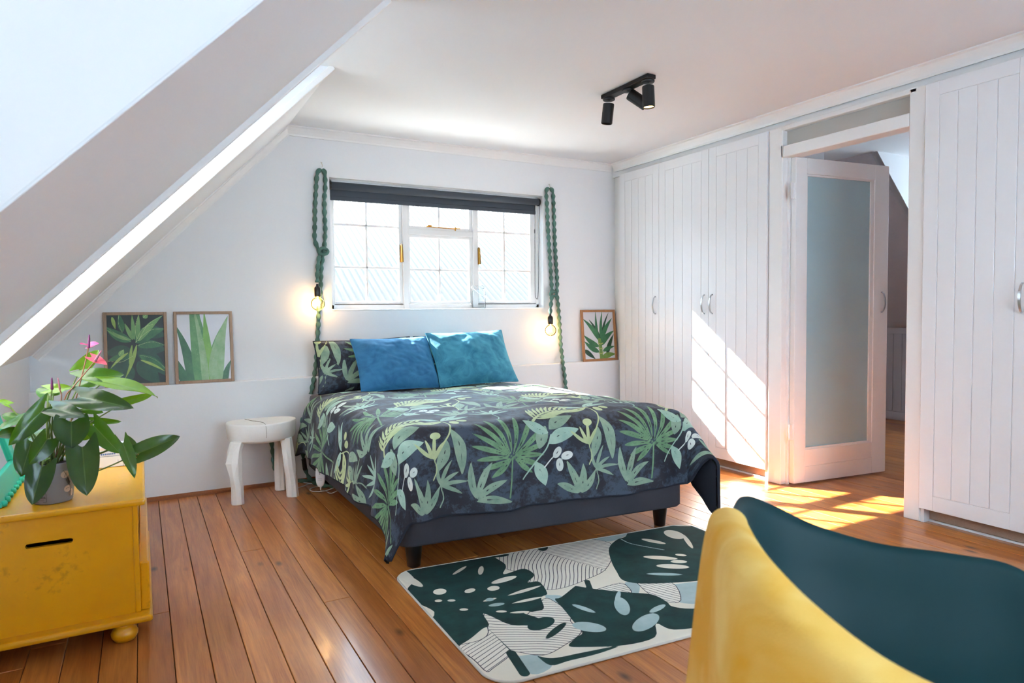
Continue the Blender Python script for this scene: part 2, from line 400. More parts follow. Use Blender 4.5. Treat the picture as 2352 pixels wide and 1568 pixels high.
while x < 6.77:
    x1 = min(x+PW, 6.77)
    if x1 > XK:
        cuts = sorted([Y_NEAR, 4.70]+([random.uniform(.2, 1.5), random.uniform(2.6, 4.2)] if random.random() < .45 else [random.uniform(-.6, 1.4)]))
        for a, b in zip(cuts[:-1], cuts[1:]):
            if b-a > .1: plank(max(x, XK), x1, a, b)
    x = x1
# back wall with the window opening
WX0, WX1, WZ0, WZ1 = 1.187, 2.938, 1.18, 2.102
wb = MB()
wb.box(-1.2, WX0, YB, YB+.16, 0, 2.55); wb.box(WX1, 6.9, YB, YB+.16, 0, 2.55)
wb.box(WX0, WX1, YB, YB+.16, 0, WZ0); wb.box(WX0, WX1, YB, YB+.16, WZ1, 2.55)
struct(wb.build('wall_back', M['wall']), 'white plastered gable wall with the window')
led = MB().box(XK-.02, XR+.05, YL, YB+.01, 0, .716)
struct(led.build('wall_back_lower', M['wall'], bevel=.006), 'low white thickened wall forming a ledge')
qr = MB().prism([(YL, 0), (YL, .024), (YL-.008, .022), (YL-.018, .013), (YL-.021, 0)], 'x', XK, XR)
struct(qr.build('baseboard_back', M['skirt_wood']), 'brown wooden quarter round along the back wall')
# flat ceiling over both rooms
struct(MB().box(XJ, 5.27, Y_NEAR-.1, YB+.1, ZC, ZC+.1).build('ceiling', M['ceil']), 'flat white ceiling')
# slope strips between the dormers
def slope_strip(name, y0, y1, label):
    T = .13
    pts = [(xs(ZK), ZK), (XJ, ZC), (XJ, ZC+T*1.4), (xs(ZK)-T, ZK+T*.4)]
    return struct(MB().prism(pts, 'y', y0, y1).build(name, M['ceil']), label)
slope_strip('ceiling_slope', D1[1]+.002, YB+.05, 'white sloping ceiling beside the gable wall')
slope_strip('ceiling_slope', D2[1]+.002, D1[0]-.002, 'white sloping ceiling between the two dormers')
slope_strip('ceiling_slope', Y_NEAR-.1, D2[0]-.002, 'white sloping ceiling behind the camera')
# rounded bead on the dormer edge of the middle slope
def along_slope(off, w, y0, y1, z0=ZK, z1=ZC):
    n = np.array([1, -1/SL]); n = n/np.linalg.norm(n)*(-1)          # outward (up-left)
    a = np.array([xs(z0), z0]); b = np.array([xs(z1), z1])
    p = [a-n*off, b-n*off, b-n*(off-w), a-n*(off-w)]
    return MB().prism([tuple(q) for q in p], 'y', y0, y1)
struct(along_slope(.022, .05, D1[0]-.012, D1[0]+.022).build('trim_1', M['gloss_white'], bevel=.004), 'thin white edge bead on the sloping ceiling')
struct(along_slope(.012, .03, D1[1]-.012, D1[1]+.014).build('trim_2', M['gloss_white'], bevel=.004), 'thin white corner bead on the far dormer edge')
# dormer cheeks, roofs, window walls
def cheek(name, y0, y1, label, xd=XD):
    pts = [(xd, ZC+.03), (XJ-.006, ZC), (xs(ZK)-.006, ZK), (xd, ZK-.03)]
    return struct(MB().prism(pts, 'y', y0, y1).build(name, M['wall']), label)
cheek('wall_dormer', D1[1], D1[1]+.06, 'bright white dormer cheek'); cheek('wall_dormer', D1[0]-.06, D1[0]-.001, 'white dormer cheek hidden behind the slope')
cheek('wall_dormer', D2[1], D2[1]+.06, 'bright white cheek of the near dormer', XD2); cheek('wall_dormer', D2[0]-.06, D2[0], 'white cheek of the dormer behind the camera', XD2)
wn = [0]
def dormer(y0, y1, wy0, wy1, wz0, wz1, x0=XD, side=-1, zc=ZC, xe=XJ, xk=XK):
    lo, hi = sorted((x0, xe)); 
    struct(MB().box(lo, hi, y0-.02, y1+.02, zc, zc+.08).build('ceiling_dormer', M['ceil']), 'flat white dormer ceiling')
    lo, hi = sorted((x0, x0+side*.1)); b = MB()
    b.box(lo, hi, y0-.1, wy0, 0, zc+.1); b.box(lo, hi, wy1, y1+.1, 0, zc+.1); b.box(lo, hi, wy0, wy1, 0, wz0); b.box(lo, hi, wy0, wy1, wz1, zc+.1)
    struct(b.build('wall_dormer_front', M['wall']), 'white dormer window wall')
    lo2, hi2 = sorted((x0, xk)); struct(MB().box(lo2, hi2, y0-.05, y1+.05, ZK-.04, ZK).build('trim_3', M['gloss_white']), 'white dormer sill board')
    xm = x0+side*.05; fr = MB(); t = .04
    fr.box(xm-.02, xm+.02, wy0, wy0+t, wz0, wz1); fr.box(xm-.02, xm+.02, wy1-t, wy1, wz0, wz1); fr.box(xm-.02, xm+.02, wy0, wy1, wz0, wz0+t); fr.box(xm-.02, xm+.02, wy0, wy1, wz1-t, wz1)
    ym = (wy0+wy1)/2
    fr.box(xm-.015, xm+.015, ym-.015, ym+.015, wz0, wz1)
    wn[0] += 1; w = struct(fr.build('window_%d' % (wn[0]+1), M['gloss_white']), 'white dormer window frame')
    for a, b2 in ((wy0+t, ym-.015), (ym+.015, wy1-t)):
        MB().box(xm-.002, xm+.002, a, b2, wz0+t, wz1-t).build('pane', M['glass'], w)
dormer(D1[0], D1[1], 2.74, 3.44, 1.2, 2.32)
dormer(D2[0], D2[1], -.9, -.4, 1.25, 2.25, x0=XD2)  # near dormer: unseen window wall pushed back, window kept small to shape the light
struct(MB().box(XK-.08, XK, Y_NEAR-.1, YB, 0, ZK-.001).build('wall_left', M['wall']), 'low white knee wall under the slope')
NW = (.75, 3.15, .95, 2.2); nwl = MB()                                # unseen gable end behind the camera, with a window added for fill daylight
nwl.box(-1.8, NW[0], Y_NEAR-.2, Y_NEAR, 0, 2.6); nwl.box(NW[1], 6.9, Y_NEAR-.2, Y_NEAR, 0, 2.6); nwl.box(NW[0], NW[1], Y_NEAR-.2, Y_NEAR, 0, NW[2]); nwl.box(NW[0], NW[1], Y_NEAR-.2, Y_NEAR, NW[3], 2.6)
struct(nwl.build('wall_near', M['wall']), 'white gable wall behind the camera')
wf = MB(); yq = Y_NEAR-.1
for a, b, c, e in ((NW[0], NW[0]+.05, NW[2], NW[3]), (NW[1]-.05, NW[1], NW[2], NW[3]), (NW[0], NW[1], NW[2], NW[2]+.05), (NW[0], NW[1], NW[3]-.05, NW[3]), (1.52, 1.57, NW[2], NW[3]), (2.33, 2.38, NW[2], NW[3])): wf.box(a, b, yq-.025, yq+.025, c, e)
wfo = struct(wf.build('window_5', M['gloss_white']), 'white window added in the unseen gable to let in fill daylight')
for a, b in ((NW[0]+.05, 1.52), (1.57, 2.33), (2.38, NW[1]-.05)): MB().box(a, b, yq-.002, yq+.002, NW[2]+.05, NW[3]-.05).build('pane', M['glass'], wfo)
# cornices (cove mouldings)
def cove(d, h):                                                     # (out, down) profile
    return [(0, 0), (d, 0), (d, -.008), (d*.72, -.2*h), (d*.4, -.5*h), (d*.18, -.8*h), (.008, -h), (0, -h)]
pb = [(YB-a, ZC+b) for a, b in cove(.05, .062)]
struct(MB().prism(pb, 'x', XJ-.02, XR).build('trim_4', M['gloss_white']), 'white cove cornice on the back wall')
pr_ = [(XR+.005-a, ZC+b) for a, b in cove(.048, .07)]
struct(MB().prism(pr_, 'y', Y_NEAR, YB-.05).build('trim_5', M['gloss_white']), 'white cove cornice above the wardrobes')
n2 = np.array([1/SL, -1.0]); n2 = n2/np.linalg.norm(n2)
def slope_pt(z, down): return np.array([xs(z), z])+n2*down
cs = MB(); za, zb = ZK, ZC-.002; prof = cove(.04, .05); V = []
for zz in (za, zb):
    for a, b in prof: q = slope_pt(zz, -b); V.append((q[0], YB-a, q[1]))
k = len(prof); cs.add(V, [tuple(range(k)), tuple(range(k, 2*k))[::-1]]+[(i, (i+1) % k, k+(i+1) % k, k+i) for i in range(k)])
struct(cs.build('trim_6', M['gloss_white']), 'white cove along the sloping wall joint')

# ---- right wall: door frame, header, open glazed door, landing beyond
Y_DL, Y_DR = 3.05, 2.05                                             # outer edges of the door frame
fr = MB(); X0, X1 = XR-.012, XR+.10
fr.box(X0, X1, 2.945, Y_DL, 0, 2.315); fr.box(X0, X1, Y_DR, 2.138, 0, 2.315)
fr.box(X0, X1, 2.138, 2.945, 2.118, 2.19); fr.box(X0, X1, 2.098, 2.962, 2.288, 2.318)
fr.box(X0, X1, 2.945, 2.962, 2.118, 2.2)
door_frame = struct(fr.build('trim_7', M['gloss_white'], bevel=.006), 'white painted door frame with a transom')
st = MB(); st.box(XR+.035, XR+.055, 2.93, 2.945, 0, 2.118); st.box(XR+.035, XR+.055, 2.138, 2.15, 0, 2.118); st.build('door_stop', M['gloss_white'], door_frame)
MB().box(XR+.03, XR+.036, 2.12, 2.945, 2.19, 2.288).build('transom_pane', M['transom'], door_frame)
struct(MB().box(XR+.02, XR+.1, Y_NEAR, YB, 2.312, ZC).build('wall_right', M['gloss_white']), 'white header board above the wardrobes')
struct(MB().box(XR+.042, XR+.08, 4.606, YB+.01, 0, 2.36).build('trim_8', M['gloss_white']), 'white filler strip in the corner')
# open door
ha = np.array([3.684, 2.8868]); hb = np.array([4.51, 2.788]); dv = (hb-ha)/np.linalg.norm(hb-ha); dn = np.array([dv[1], -dv[0]])  # dn faces the camera
if dn[1] > 0: dn = -dn
DWID = float(np.linalg.norm(hb-ha)); DT = .04
def dp(s, t, z): q = ha+dv*s-dn*t; return (q[0], q[1], z)          # s along, t into the thickness
def dbox(mb, s0, s1, z0, z1, t0=0, t1=DT):
    v = [dp(s, t, z) for z in (z0, z1) for s, t in ((s0, t0), (s1, t0), (s1, t1), (s0, t1))]
    return mb.add(v, [(3,2,1,0),(4,5,6,7),(0,1,5,4),(1,2,6,5),(2,3,7,6),(3,0,4,7)])
d = MB(); g0, g1, gz0, gz1 = .0925, .70, .228, 2.015
dbox(d, 0, g0, .012, 2.116); dbox(d, g1, DWID, .012, 2.116); dbox(d, g0, g1, .012, .116); dbox(d, g0, g1, .119, gz0); dbox(d, g0, g1, gz1, 2.116)
dbox(d, g0, g1, .112, .123, .004, DT-.004)
door = struct(d.build('door_1', M['gloss_white'], bevel=.002), 'open white door with one tall frosted pane')
dbox(MB(), g0-.005, g1+.005, gz0-.005, gz1+.005, .017, .023).build('pane', M['frosted'], door)
bd = MB()
for a, b, c, e in ((g0, g1, gz0, gz0+.012), (g0, g1, gz1-.012, gz1), (g0, g0+.012, gz0, gz1), (g1-.03, g1, gz0, gz1)): dbox(bd, a, b, c, e, .006, .016)
bd.build('glazing_bead', M['gloss_white'], door)
def bow_handle(c, up, out, L, h, w, name, parent):
    """flat bow handle: c centre on the door face, out = outward normal"""
    c, up, out = Vector(c), Vector(up), Vector(out); side = up.cross(out).normalized(); n = 14; V = []; F = []
    for i in range(n+1):
        t = i/n; y = (t-.5)*L; z = h*(1-(2*t-1)**2)**.6+.002
        for sx, dz in ((-w, -.003), (w, -.003), (w, .003), (-w, .003)): V.append(c+up*y+out*(z+dz)+side*sx*(.6+.4*math.sin(PI*t)))
    for i in range(n):
        for k_ in range(4): F.append((i*4+k_, i*4+(k_+1) % 4, (i+1)*4+(k_+1) % 4, (i+1)*4+k_))
    F += [(0, 1, 2, 3), (n*4+3, n*4+2, n*4+1, n*4)]
    mb = MB().add(V, F)
    for s_ in (-1, 1):
        e = c+up*s_*L*.47; mb.tube([e-out*.001, e+out*.009], .005, 8)
    return mb.build(name, M['chrome'], parent, smooth=False)
hp = ha+dv*.772; bow_handle((hp[0], hp[1], 1.19), (0, 0, 1), (dn[0], dn[1], 0), .145, .028, .006, 'handle', door)
for z in (.352, 1.90):
    h = MB(); q = ha-dv*.012+dn*.004
    h.tube([(q[0], q[1], z-.05), (q[0], q[1], z+.05)], .005, 8); h.box(q[0]-.035, q[0]-.004, q[1]+.002, q[1]+.006, z-.05, z+.05)
    h.build('hinge', M['gloss_white'], door)
# landing: knee wall with boarded wainscot, sloping ceiling with its dormer, closing walls
XL, ZL = 6.77, .94; XLJ = 5.27
lk = struct(MB().box(XL, XL+.08, 0.9, YB, 0, ZL).build('wall_landing', M['landing_wall']), 'grey knee wall on the landing')
y = 3.2
while y < 4.74:
    MB().box(XL-.014, XL, y, min(y+.088, YB), .09, .885).build('board', M['landing_wall'], lk, bevel=.003); y += .091
MB().box(XL-.024, XL, .9, YB, .885, .945).build('dado_rail', M['landing_wall'], lk, bevel=.003); MB().box(XL-.022, XL, .9, YB, 0, .085).build('skirting', M['landing_wall'], lk, bevel=.003)
SL2 = (ZC-ZL)/(XL-XLJ); LD = (2.2, 3.36); XLD = 6.95
def lslope(y0, y1, label):
    struct(MB().prism([(XLJ, ZC), (XL, ZL), (XL+.15, ZL+.05), (XLJ, ZC+.18)], 'y', y0, y1).build('ceiling_landing', M['landing_wall']), label)
lslope(LD[1]+.006, YB, 'grey sloping landing ceiling'); lslope(.85, LD[0]-.006, 'grey sloping landing ceiling near the stairs')
for a, b in ((LD[1], LD[1]+.05), (LD[0]-.05, LD[0])):
    struct(MB().prism([(XLJ, ZC), (XL, ZL), (XLD, ZL), (XLD, ZC)], 'y', a, b).build('wall_landing_dormer', M['wall']), 'pale cheek of the landing dormer')
dormer(LD[0], LD[1], 2.26, 3.3, 1.02, 2.38, x0=XLD, side=1, zc=ZC, xe=XLJ, xk=XL)
struct(MB().box(XR+.55, 6.9, .8, .9, 0, 2.6).build('wall_landing_end', M['landing_wall']), 'grey landing end wall')
# world outside the window: neighbouring corrugated roof and pale ground
nr = []; tilt = math.radians(30)
us = np.arange(-4.0, 10.0, .01125); amp = .015; PT = .09
prow = []
for L_ in (0.0, 7.0):
    prow.append(np.stack([us, 6.3+L_*math.cos(tilt)+0*us, .35+L_*math.sin(tilt)+amp*np.cos(us*2*PI/PT)], -1))
rf = MB().grid(np.array(prow)).build('neighbour_roof', M['rooftile'], smooth=True)
solidify(rf, .01); tag(rf, 'pale corrugated roof next door seen through the window', 'roof'); 
struct(MB().box(-12, 16, -10, 22, -3.0, -2.9).build('ground', M['outside']), 'pale ground outside')

# ---- the window in the back wall
YF0, YF1 = 4.825, 4.885
w = MB(); w.box(WX0, WX0+.035, YF0, YF1, WZ0, WZ1); w.box(WX1-.027, WX1, YF0, YF1, WZ0, WZ1); w.box(WX0, WX1, YF0, YF1, WZ0, WZ0+.034); w.box(WX0, WX1, YF0, YF1, WZ1-.035, WZ1)
w.box(1.742, 1.784, YF0-.012, YF1, WZ0, WZ1); w.box(2.325, 2.366, YF0-.012, YF1, WZ0, WZ1); w.box(1.784, 2.325, YF0-.008, YF1, 1.742, 1.785)
win = struct(w.build('window_1', M['gloss_white'], bevel=.004), 'white wooden casement window with small panes')
def sash(x0, x1, z0, z1, mx, bars, sl, sr, sb, st_):
    m = MB(); y0, y1 = YF0+.006, YF1-.012
    m.box(x0, x0+sl, y0, y1, z0, z1); m.box(x1-sr, x1, y0, y1, z0, z1); m.box(x0+sl, x1-sr, y0, y1, z0, z0+sb); m.box(x0+sl, x1-sr, y0, y1, z1-st_, z1)
    t = .0085
    for q in mx: m.box(q-t, q+t, y0+.008, y1-.004, z0+sb, z1-st_)
    for q in bars: m.box(x0+sl, x1-sr, y0+.008, y1-.004, q-t, q+t)
    s = m.build('sash', M['gloss_white'], win, bevel=.003)
    cx = [x0+sl]+[v for q in mx for v in (q-t, q+t)]+[x1-sr]; cz = [z0+sb]+[v for q in bars for v in (q-t, q+t)]+[z1-st_]
    for i in range(0, len(cx), 2):
        for j in range(0, len(cz), 2): MB().box(cx[i], cx[i+1], 4.852, 4.855, cz[j], cz[j+1]).build('pane', M['glass'], s)
    return s
s1 = sash(WX0+.035, 1.742, WZ0+.036, WZ1-.035, [1.471], [1.485, 1.791], .012, .026, .022, .03)
s2 = sash(1.784, 2.325, WZ0+.036, 1.742, [2.046], [1.478], .02, .026, .022, .02)
s3 = sash(1.784, 2.325, 1.785, WZ1-.035, [2.046], [], .02, .026, .024, .03)
s4 = sash(2.366, WX1-.027, WZ0+.036, WZ1-.035, [2.619], [1.485, 1.793], .014, .05, .022, .03)
for xx, s in ((1.73, s1), (2.375, s4)):                              # brass casement fasteners
    h = MB(); h.box(xx-.006, xx+.006, YF0-.004, YF0+.006, 1.53, 1.66); h.tube(bez([(xx, YF0-.006, 1.66), (xx-.004, YF0-.03, 1.655), (xx-.003, YF0-.035, 1.60), (xx, YF0-.032, 1.53)], 5), lambda t: .005+.003*t, 8)
    h.build('fastener', M['brass'], s)
h = MB(); h.tube(bez([(1.93, YF0-.02, 1.806), (2.0, YF0-.025, 1.803), (2.12, YF0-.022, 1.80), (2.21, YF0-.02, 1.803)], 5), .004, 8)
h.tube([(1.94, YF0-.02, 1.812), (1.97, YF0-.02, 1.812)], .008, 8); h.tube([(2.17, YF0-.02, 1.785), (2.17, YF0-.02, 1.81)], .006, 8)
h.build('stay', M['brass'], s3)
sg = MB().box(WX0+.04, 1.742, YF0-.002, YF0+.004, WZ0+.0335, WZ0+.037); sg.box(2.366, WX1-.03, YF0-.002, YF0+.004, WZ0+.0335, WZ0+.037)
sg.build('gap', M['dark_void'], win)
# white painted reveal
rv = MB(); rv.box(WX0-.002, WX1+.002, YB-.004, YF0, WZ0-.012, WZ0+.001)
struct(rv.build('trim_9', M['gloss_white'], bevel=.003), 'white painted window sill')
# roller blind
t = empty('roller_blind', (2.06, 4.79, 2.05), 'charcoal roller blind pulled up at the top of the window', 'blind')
BX0, BX1, BY, BZ = WX0+.004, WX1-.02, 4.777, 2.052
MB().tube([(BX0+.012, BY, BZ), (BX1-.012, BY, BZ)], .027, 24).build('roll', M['blind'], t, smooth=True)
MB().box(BX0+.012, BX1-.02, BY+.0245, BY+.027, 1.975, BZ).build('fabric', M['blind'], t)
MB().box(BX0+.012, BX1-.02, BY+.019, BY+.029, 1.953, 1.985).build('bottom_bar', M['blind'], t, bevel=.004)
for xx in (BX0, BX1-.012): MB().tube([(xx, BY, BZ), (xx+.012, BY, BZ)], .031, 24).build('bracket', M['black_plastic'], t)
ch = MB(); cp = bez([(BX1-.03, BY+.02, 2.03), (BX1-.032, BY+.02, 1.7), (BX1-.033, BY+.02, 1.32), (BX1-.028, BY+.012, 1.262), (BX1-.016, BY, 1.30), (BX1-.010, BY-.012, 1.7), (BX1-.008, BY-.02, 2.03)], 14)
ch.tube(cp, .0022, 6); ch.build('chain', M['black_plastic'], t)
ch = MB().tube([(BX1-.032, BY+.02, 1.80), (BX1-.032, BY+.02, 1.83)], .005, 8).build('chain_joiner', M['black_plastic'], t)
# glass jar with wire clip on the sill
jx, jy = 2.355, 4.785
t = empty('glass_jar', (jx, jy, WZ0), 'clear clip-top glass jar standing on the window sill', 'jar')
MB().lathe([(.0, 0), (.052, .0), (.055, .006), (.055, .118), (.05, .135), (.042, .143), (.042, .152), (.046, .155), (.043, .155), (.039, .150), (.048, .132), (.052, .117), (.052, .008), (0, .004)], (jx, jy, WZ0+.001), 28).build('body', M['jar_glass'], t, smooth=True)
MB().lathe([(0, .155), (.044, .155), (.046, .160), (.046, .172), (.04, .178), (0, .178)], (jx, jy, WZ0+.001), 28).build('lid', M['jar_glass'], t, smooth=True)
wr = MB(); 
wr.tube([(jx+.045*math.cos(a), jy+.045*math.sin(a), WZ0+.150) for a in np.linspace(0, 2*PI, 24)], .0016, 6)
wr.tube(bez([(jx-.046, jy, WZ0+.15), (jx-.066, jy-.01, WZ0+.165), (jx-.05, jy-.02, WZ0+.176), (jx-.03, jy-.03, WZ0+.168)], 6), .0018, 6)
wr.tube(bez([(jx-.046, jy-.01, WZ0+.15), (jx-.02, jy-.06, WZ0+.11), (jx+.03, jy-.06, WZ0+.085), (jx+.055, jy-.01, WZ0+.10)], 8), .0018, 6)
wr.build('wire_clip', M['chrome'], t)

# ================================================================== WARDROBES
def wardrobe_door(parent, ya, yb, hside, n=4):
    """door between ya (far) and yb (near); hside +1: handle on the far edge, -1 on the near edge"""
    g = .0015; y1, y0 = ya-g, yb+g; z0, z1 = .078, 2.308; xf = XR-.022; sw = .072; gz0, gz1 = .157, 2.236
    b0, b1 = y0+sw, y1-sw
    m = MB(); m.box(xf, XR-.002, y0, b0-.002, z0, z1); m.box(xf, XR-.002, b1+.002, y1, z0, z1); m.box(xf, XR-.002, b0-.002, b1+.002, z0, gz0-.002); m.box(xf, XR-.002, b0-.002, b1+.002, gz1+.002, z1)
    m.box(xf+.0035, XR-.003, b0-.003, b1+.003, gz0-.003, gz1+.003)
    d_ = m.build('door', M['cabinet'], parent, bevel=.0012, bseg=1)
    bw = (b1-b0)/n
    for i in range(n):
        MB().box(xf, xf+.006, b0+i*bw+.0018, b0+(i+1)*bw-.0018, gz0+.001, gz1-.001).build('board', M['cabinet'], d_, bevel=.0015, bseg=1)
    yh = (y1-.038) if hside > 0 else (y0+.038)
    bow_handle((xf, yh, 1.19), (0, 0, 1), (-1, 0, 0), .145, .03, .006, 'handle', d_)
    return d_
def carcass(parent, ya, yb):
    m = MB(); m.box(XR-.002, XR+.55, yb, yb+.018, 0, 2.31); m.box(XR-.002, XR+.55, ya-.018, ya, 0, 2.31); m.box(XR+.03, XR+.55, yb+.018, ya-.018, 2.29, 2.31)
    m.box(XR+.03, XR+.55, yb+.018, ya-.018, .078, .096); m.box(XR+.53, XR+.55, yb+.018, ya-.018, .096, 2.29)
    m.build('carcass', M['cabinet'], parent)
    MB().box(XR+.05, XR+.065, yb+.018, ya-.018, .012, .078).build('kick_board', M['kick'], parent)
    MB().box(XR+.04, XR+.05, yb+.018, ya-.018, 0, .01).build('kick_strip', M['gloss_white'], parent)
t = empty('wardrobe', (XR+.28, 3.83, 0), 'white three-door built-in wardrobe in the corner between bed and glazed door', 'wardrobe')
carcass(t, 4.604, 3.056)
wardrobe_door(t, 4.604, 4.106, -1); wardrobe_door(t, 4.106, 3.573, -1); wardrobe_door(t, 3.573, 3.057, 1)
t = empty('wardrobe', (XR+.28, 1.54, 0), 'white built-in wardrobe nearer the camera, right of the open glazed door', 'wardrobe')
carcass(t, 2.05, 1.03)
wardrobe_door(t, 2.05, 1.548, -1); wardrobe_door(t, 1.548, 1.03, 1)
struct(MB().box(XR, XR+.05, Y_NEAR, 1.03, 0, 2.36).build('wall_right_near', M['wall']), 'white wall beyond the wardrobes')

# ================================================================== BED
F0 = np.array([.965, 2.752]); EX = np.array([1.507, -.144]); BW = float(np.linalg.norm(EX)); EX = EX/BW
BL = 1.88
def bed(u, v, z): 
    u = np.asarray(u, float); v = np.asarray(v, float)
    return np.stack([F0[0]+u*EX[0], F0[1]+u*EX[1]+v*(1+u*.04), np.broadcast_to(z, u.shape)+0*u], -1)
t = empty('bed', tuple(bed(BW/2, .95, 0.0)), 'double bed with charcoal upholstered base on black feet', 'bed')
def rounded_slab(z0, z1, inset, rad, name, mat, bulge=0.0, v0=0.0, v1=BL):
    pts = []; u0, u1 = inset, BW-inset; a0, a1 = v0+inset, v1
    for cx, cy_, s0 in ((u1-rad, a1-rad, 0), (u0+rad, a1-rad, 1), (u0+rad, a0+rad, 2), (u1-rad, a0+rad, 3)):
        for k_ in range(6): th = PI/2*(s0+k_/5); pts.append((cx+rad*math.cos(th), cy_+rad*math.sin(th)))
    pts = np.array(pts); n = len(pts); rings = []; c = pts.mean(0)
    zz = [(z0, -.012), (z0+.012, 0), ((z0+z1)/2, bulge), (z1-.02, 0), (z1-.006, -.006), (z1, -.02)]
    for z, o in zz:
        q = pts+(pts-c)/np.linalg.norm(pts-c, axis=1, keepdims=True)*o; rings.append(bed(q[:, 0], q[:, 1], z))
    V = np.concatenate(rings); F = [(i*n+k_, i*n+(k_+1) % n, (i+1)*n+(k_+1) % n, (i+1)*n+k_) for i in range(len(zz)-1) for k_ in range(n)]
    F += [tuple(range(n))[::-1], tuple((len(zz)-1)*n+k_ for k_ in range(n))]
    return MB().add(V, F).build(name, mat, t, smooth=True)
rounded_slab(.12, .365, 0.0, .05, 'base', M['bed_fabric'])
rounded_slab(.366, .605, .012, .07, 'mattress', M['mattress'], .006)
for u, v in ((.09, .10), (BW-.07, .10), (.09, BL-.12), (BW-.09, BL-.12)):
    p = bed(u, v, 0)
    MB().lathe([(.024, 0), (.030, .004), (.040, .10), (.042, .121)], (p[0], p[1], 0), 20).build('leg', M['black_plastic'], t, smooth=True)
# ---- duvet
INS, SO = .05, .375; RA, PM = .10, 1.42; HEAD = 1.70; ZT = .632
def duvet_pos(a, b):
    """cloth coordinates (a across, b from the foot) -> world; the cloth lies on the bed and hangs over three sides"""
    a = np.asarray(a, float); b = np.asarray(b, float)
    ac = np.clip(a, INS, BW-INS); bc = np.maximum(b, INS); da = a-ac; db = b-bc; L = np.hypot(da, db)
    corner = np.minimum(np.abs(da), np.abs(db))*2.0
    Ls = np.maximum(L, 1e-6); dx = da/Ls; dy = db/Ls
    phi = np.minimum(L/RA, PM); rem = np.maximum(L-RA*PM, 0)
    right = np.clip((da)/.1, 0, 1); foot = np.clip(-db/.1, 0, 1)
    lean = np.cos(PM)+.06*right+.03*np.clip(corner/.3, 0, 1)
    out = RA*np.sin(phi)+rem*lean; down = RA*(1-np.cos(phi))+rem*np.sqrt(np.maximum(1-lean**2, 0))
    per = np.where(np.abs(da) > np.abs(db), b, a)                   # folds along the hanging sides
    hang = np.clip(L/.3, 0, 1)
    fold = np.sin(per*2*PI/.52+1.1+2.0*np.sin(per*3.1))*.016+np.sin(per*2*PI/.23+a*3)*.007
    out = out+fold*hang**1.5
    # soft puffs on top
    edge = np.clip(np.minimum(np.minimum(a, BW-a), b+.02)/.25, 0, 1)
    puff = .028*np.sin(PI/2*np.clip(edge, 0, 1))+.012*fbm(a, b, .9, 3, 3)*(1-.6*hang)+.006*fbm(a*1.0, b*2.2, 2.4, 5, 2)
    hr = np.clip((b-(HEAD-.10))/.10, 0, 1)
    z = ZT-down+puff-.028*hr**2-.028*np.clip((b-1.15)/.4, 0, 1)*(1-hang)
    z = np.maximum(z, .125)
    uu, vv = ac+dx*out, bc+dy*out
    # far foot corner: the side flap swings forward past the foot, so its underside shows
    ar = np.maximum(a-(BW-INS), 0); fb = np.maximum(INS-b, 0)
    ph2 = np.minimum(ar/RA, PM); rm2 = np.maximum(ar-RA*PM, 0)
    u2 = BW-INS+RA*np.sin(ph2)+rm2*.02-.05*fb; v2 = INS-fb*.50-.04*np.sin(ph2)*np.clip(fb/.2, 0, 1); z2 = ZT+.01-(RA*(1-np.cos(ph2))+rm2*.98)-fb*.30*np.clip(ar/.12, 0, 1)-.05*np.clip(fb/.3, 0, 1)
    wq = np.clip(ar/.13, 0, 1)*np.clip(fb/.10, 0, 1); wq = wq*wq*(3-2*wq)
    uu = uu*(1-wq)+u2*wq; vv = vv*(1-wq)+v2*wq; z = np.maximum(z*(1-wq)+z2*wq, .125)
    return bed(uu, vv, 0.0)*[1, 1, 0]+np.stack([0*z, 0*z, z], -1)
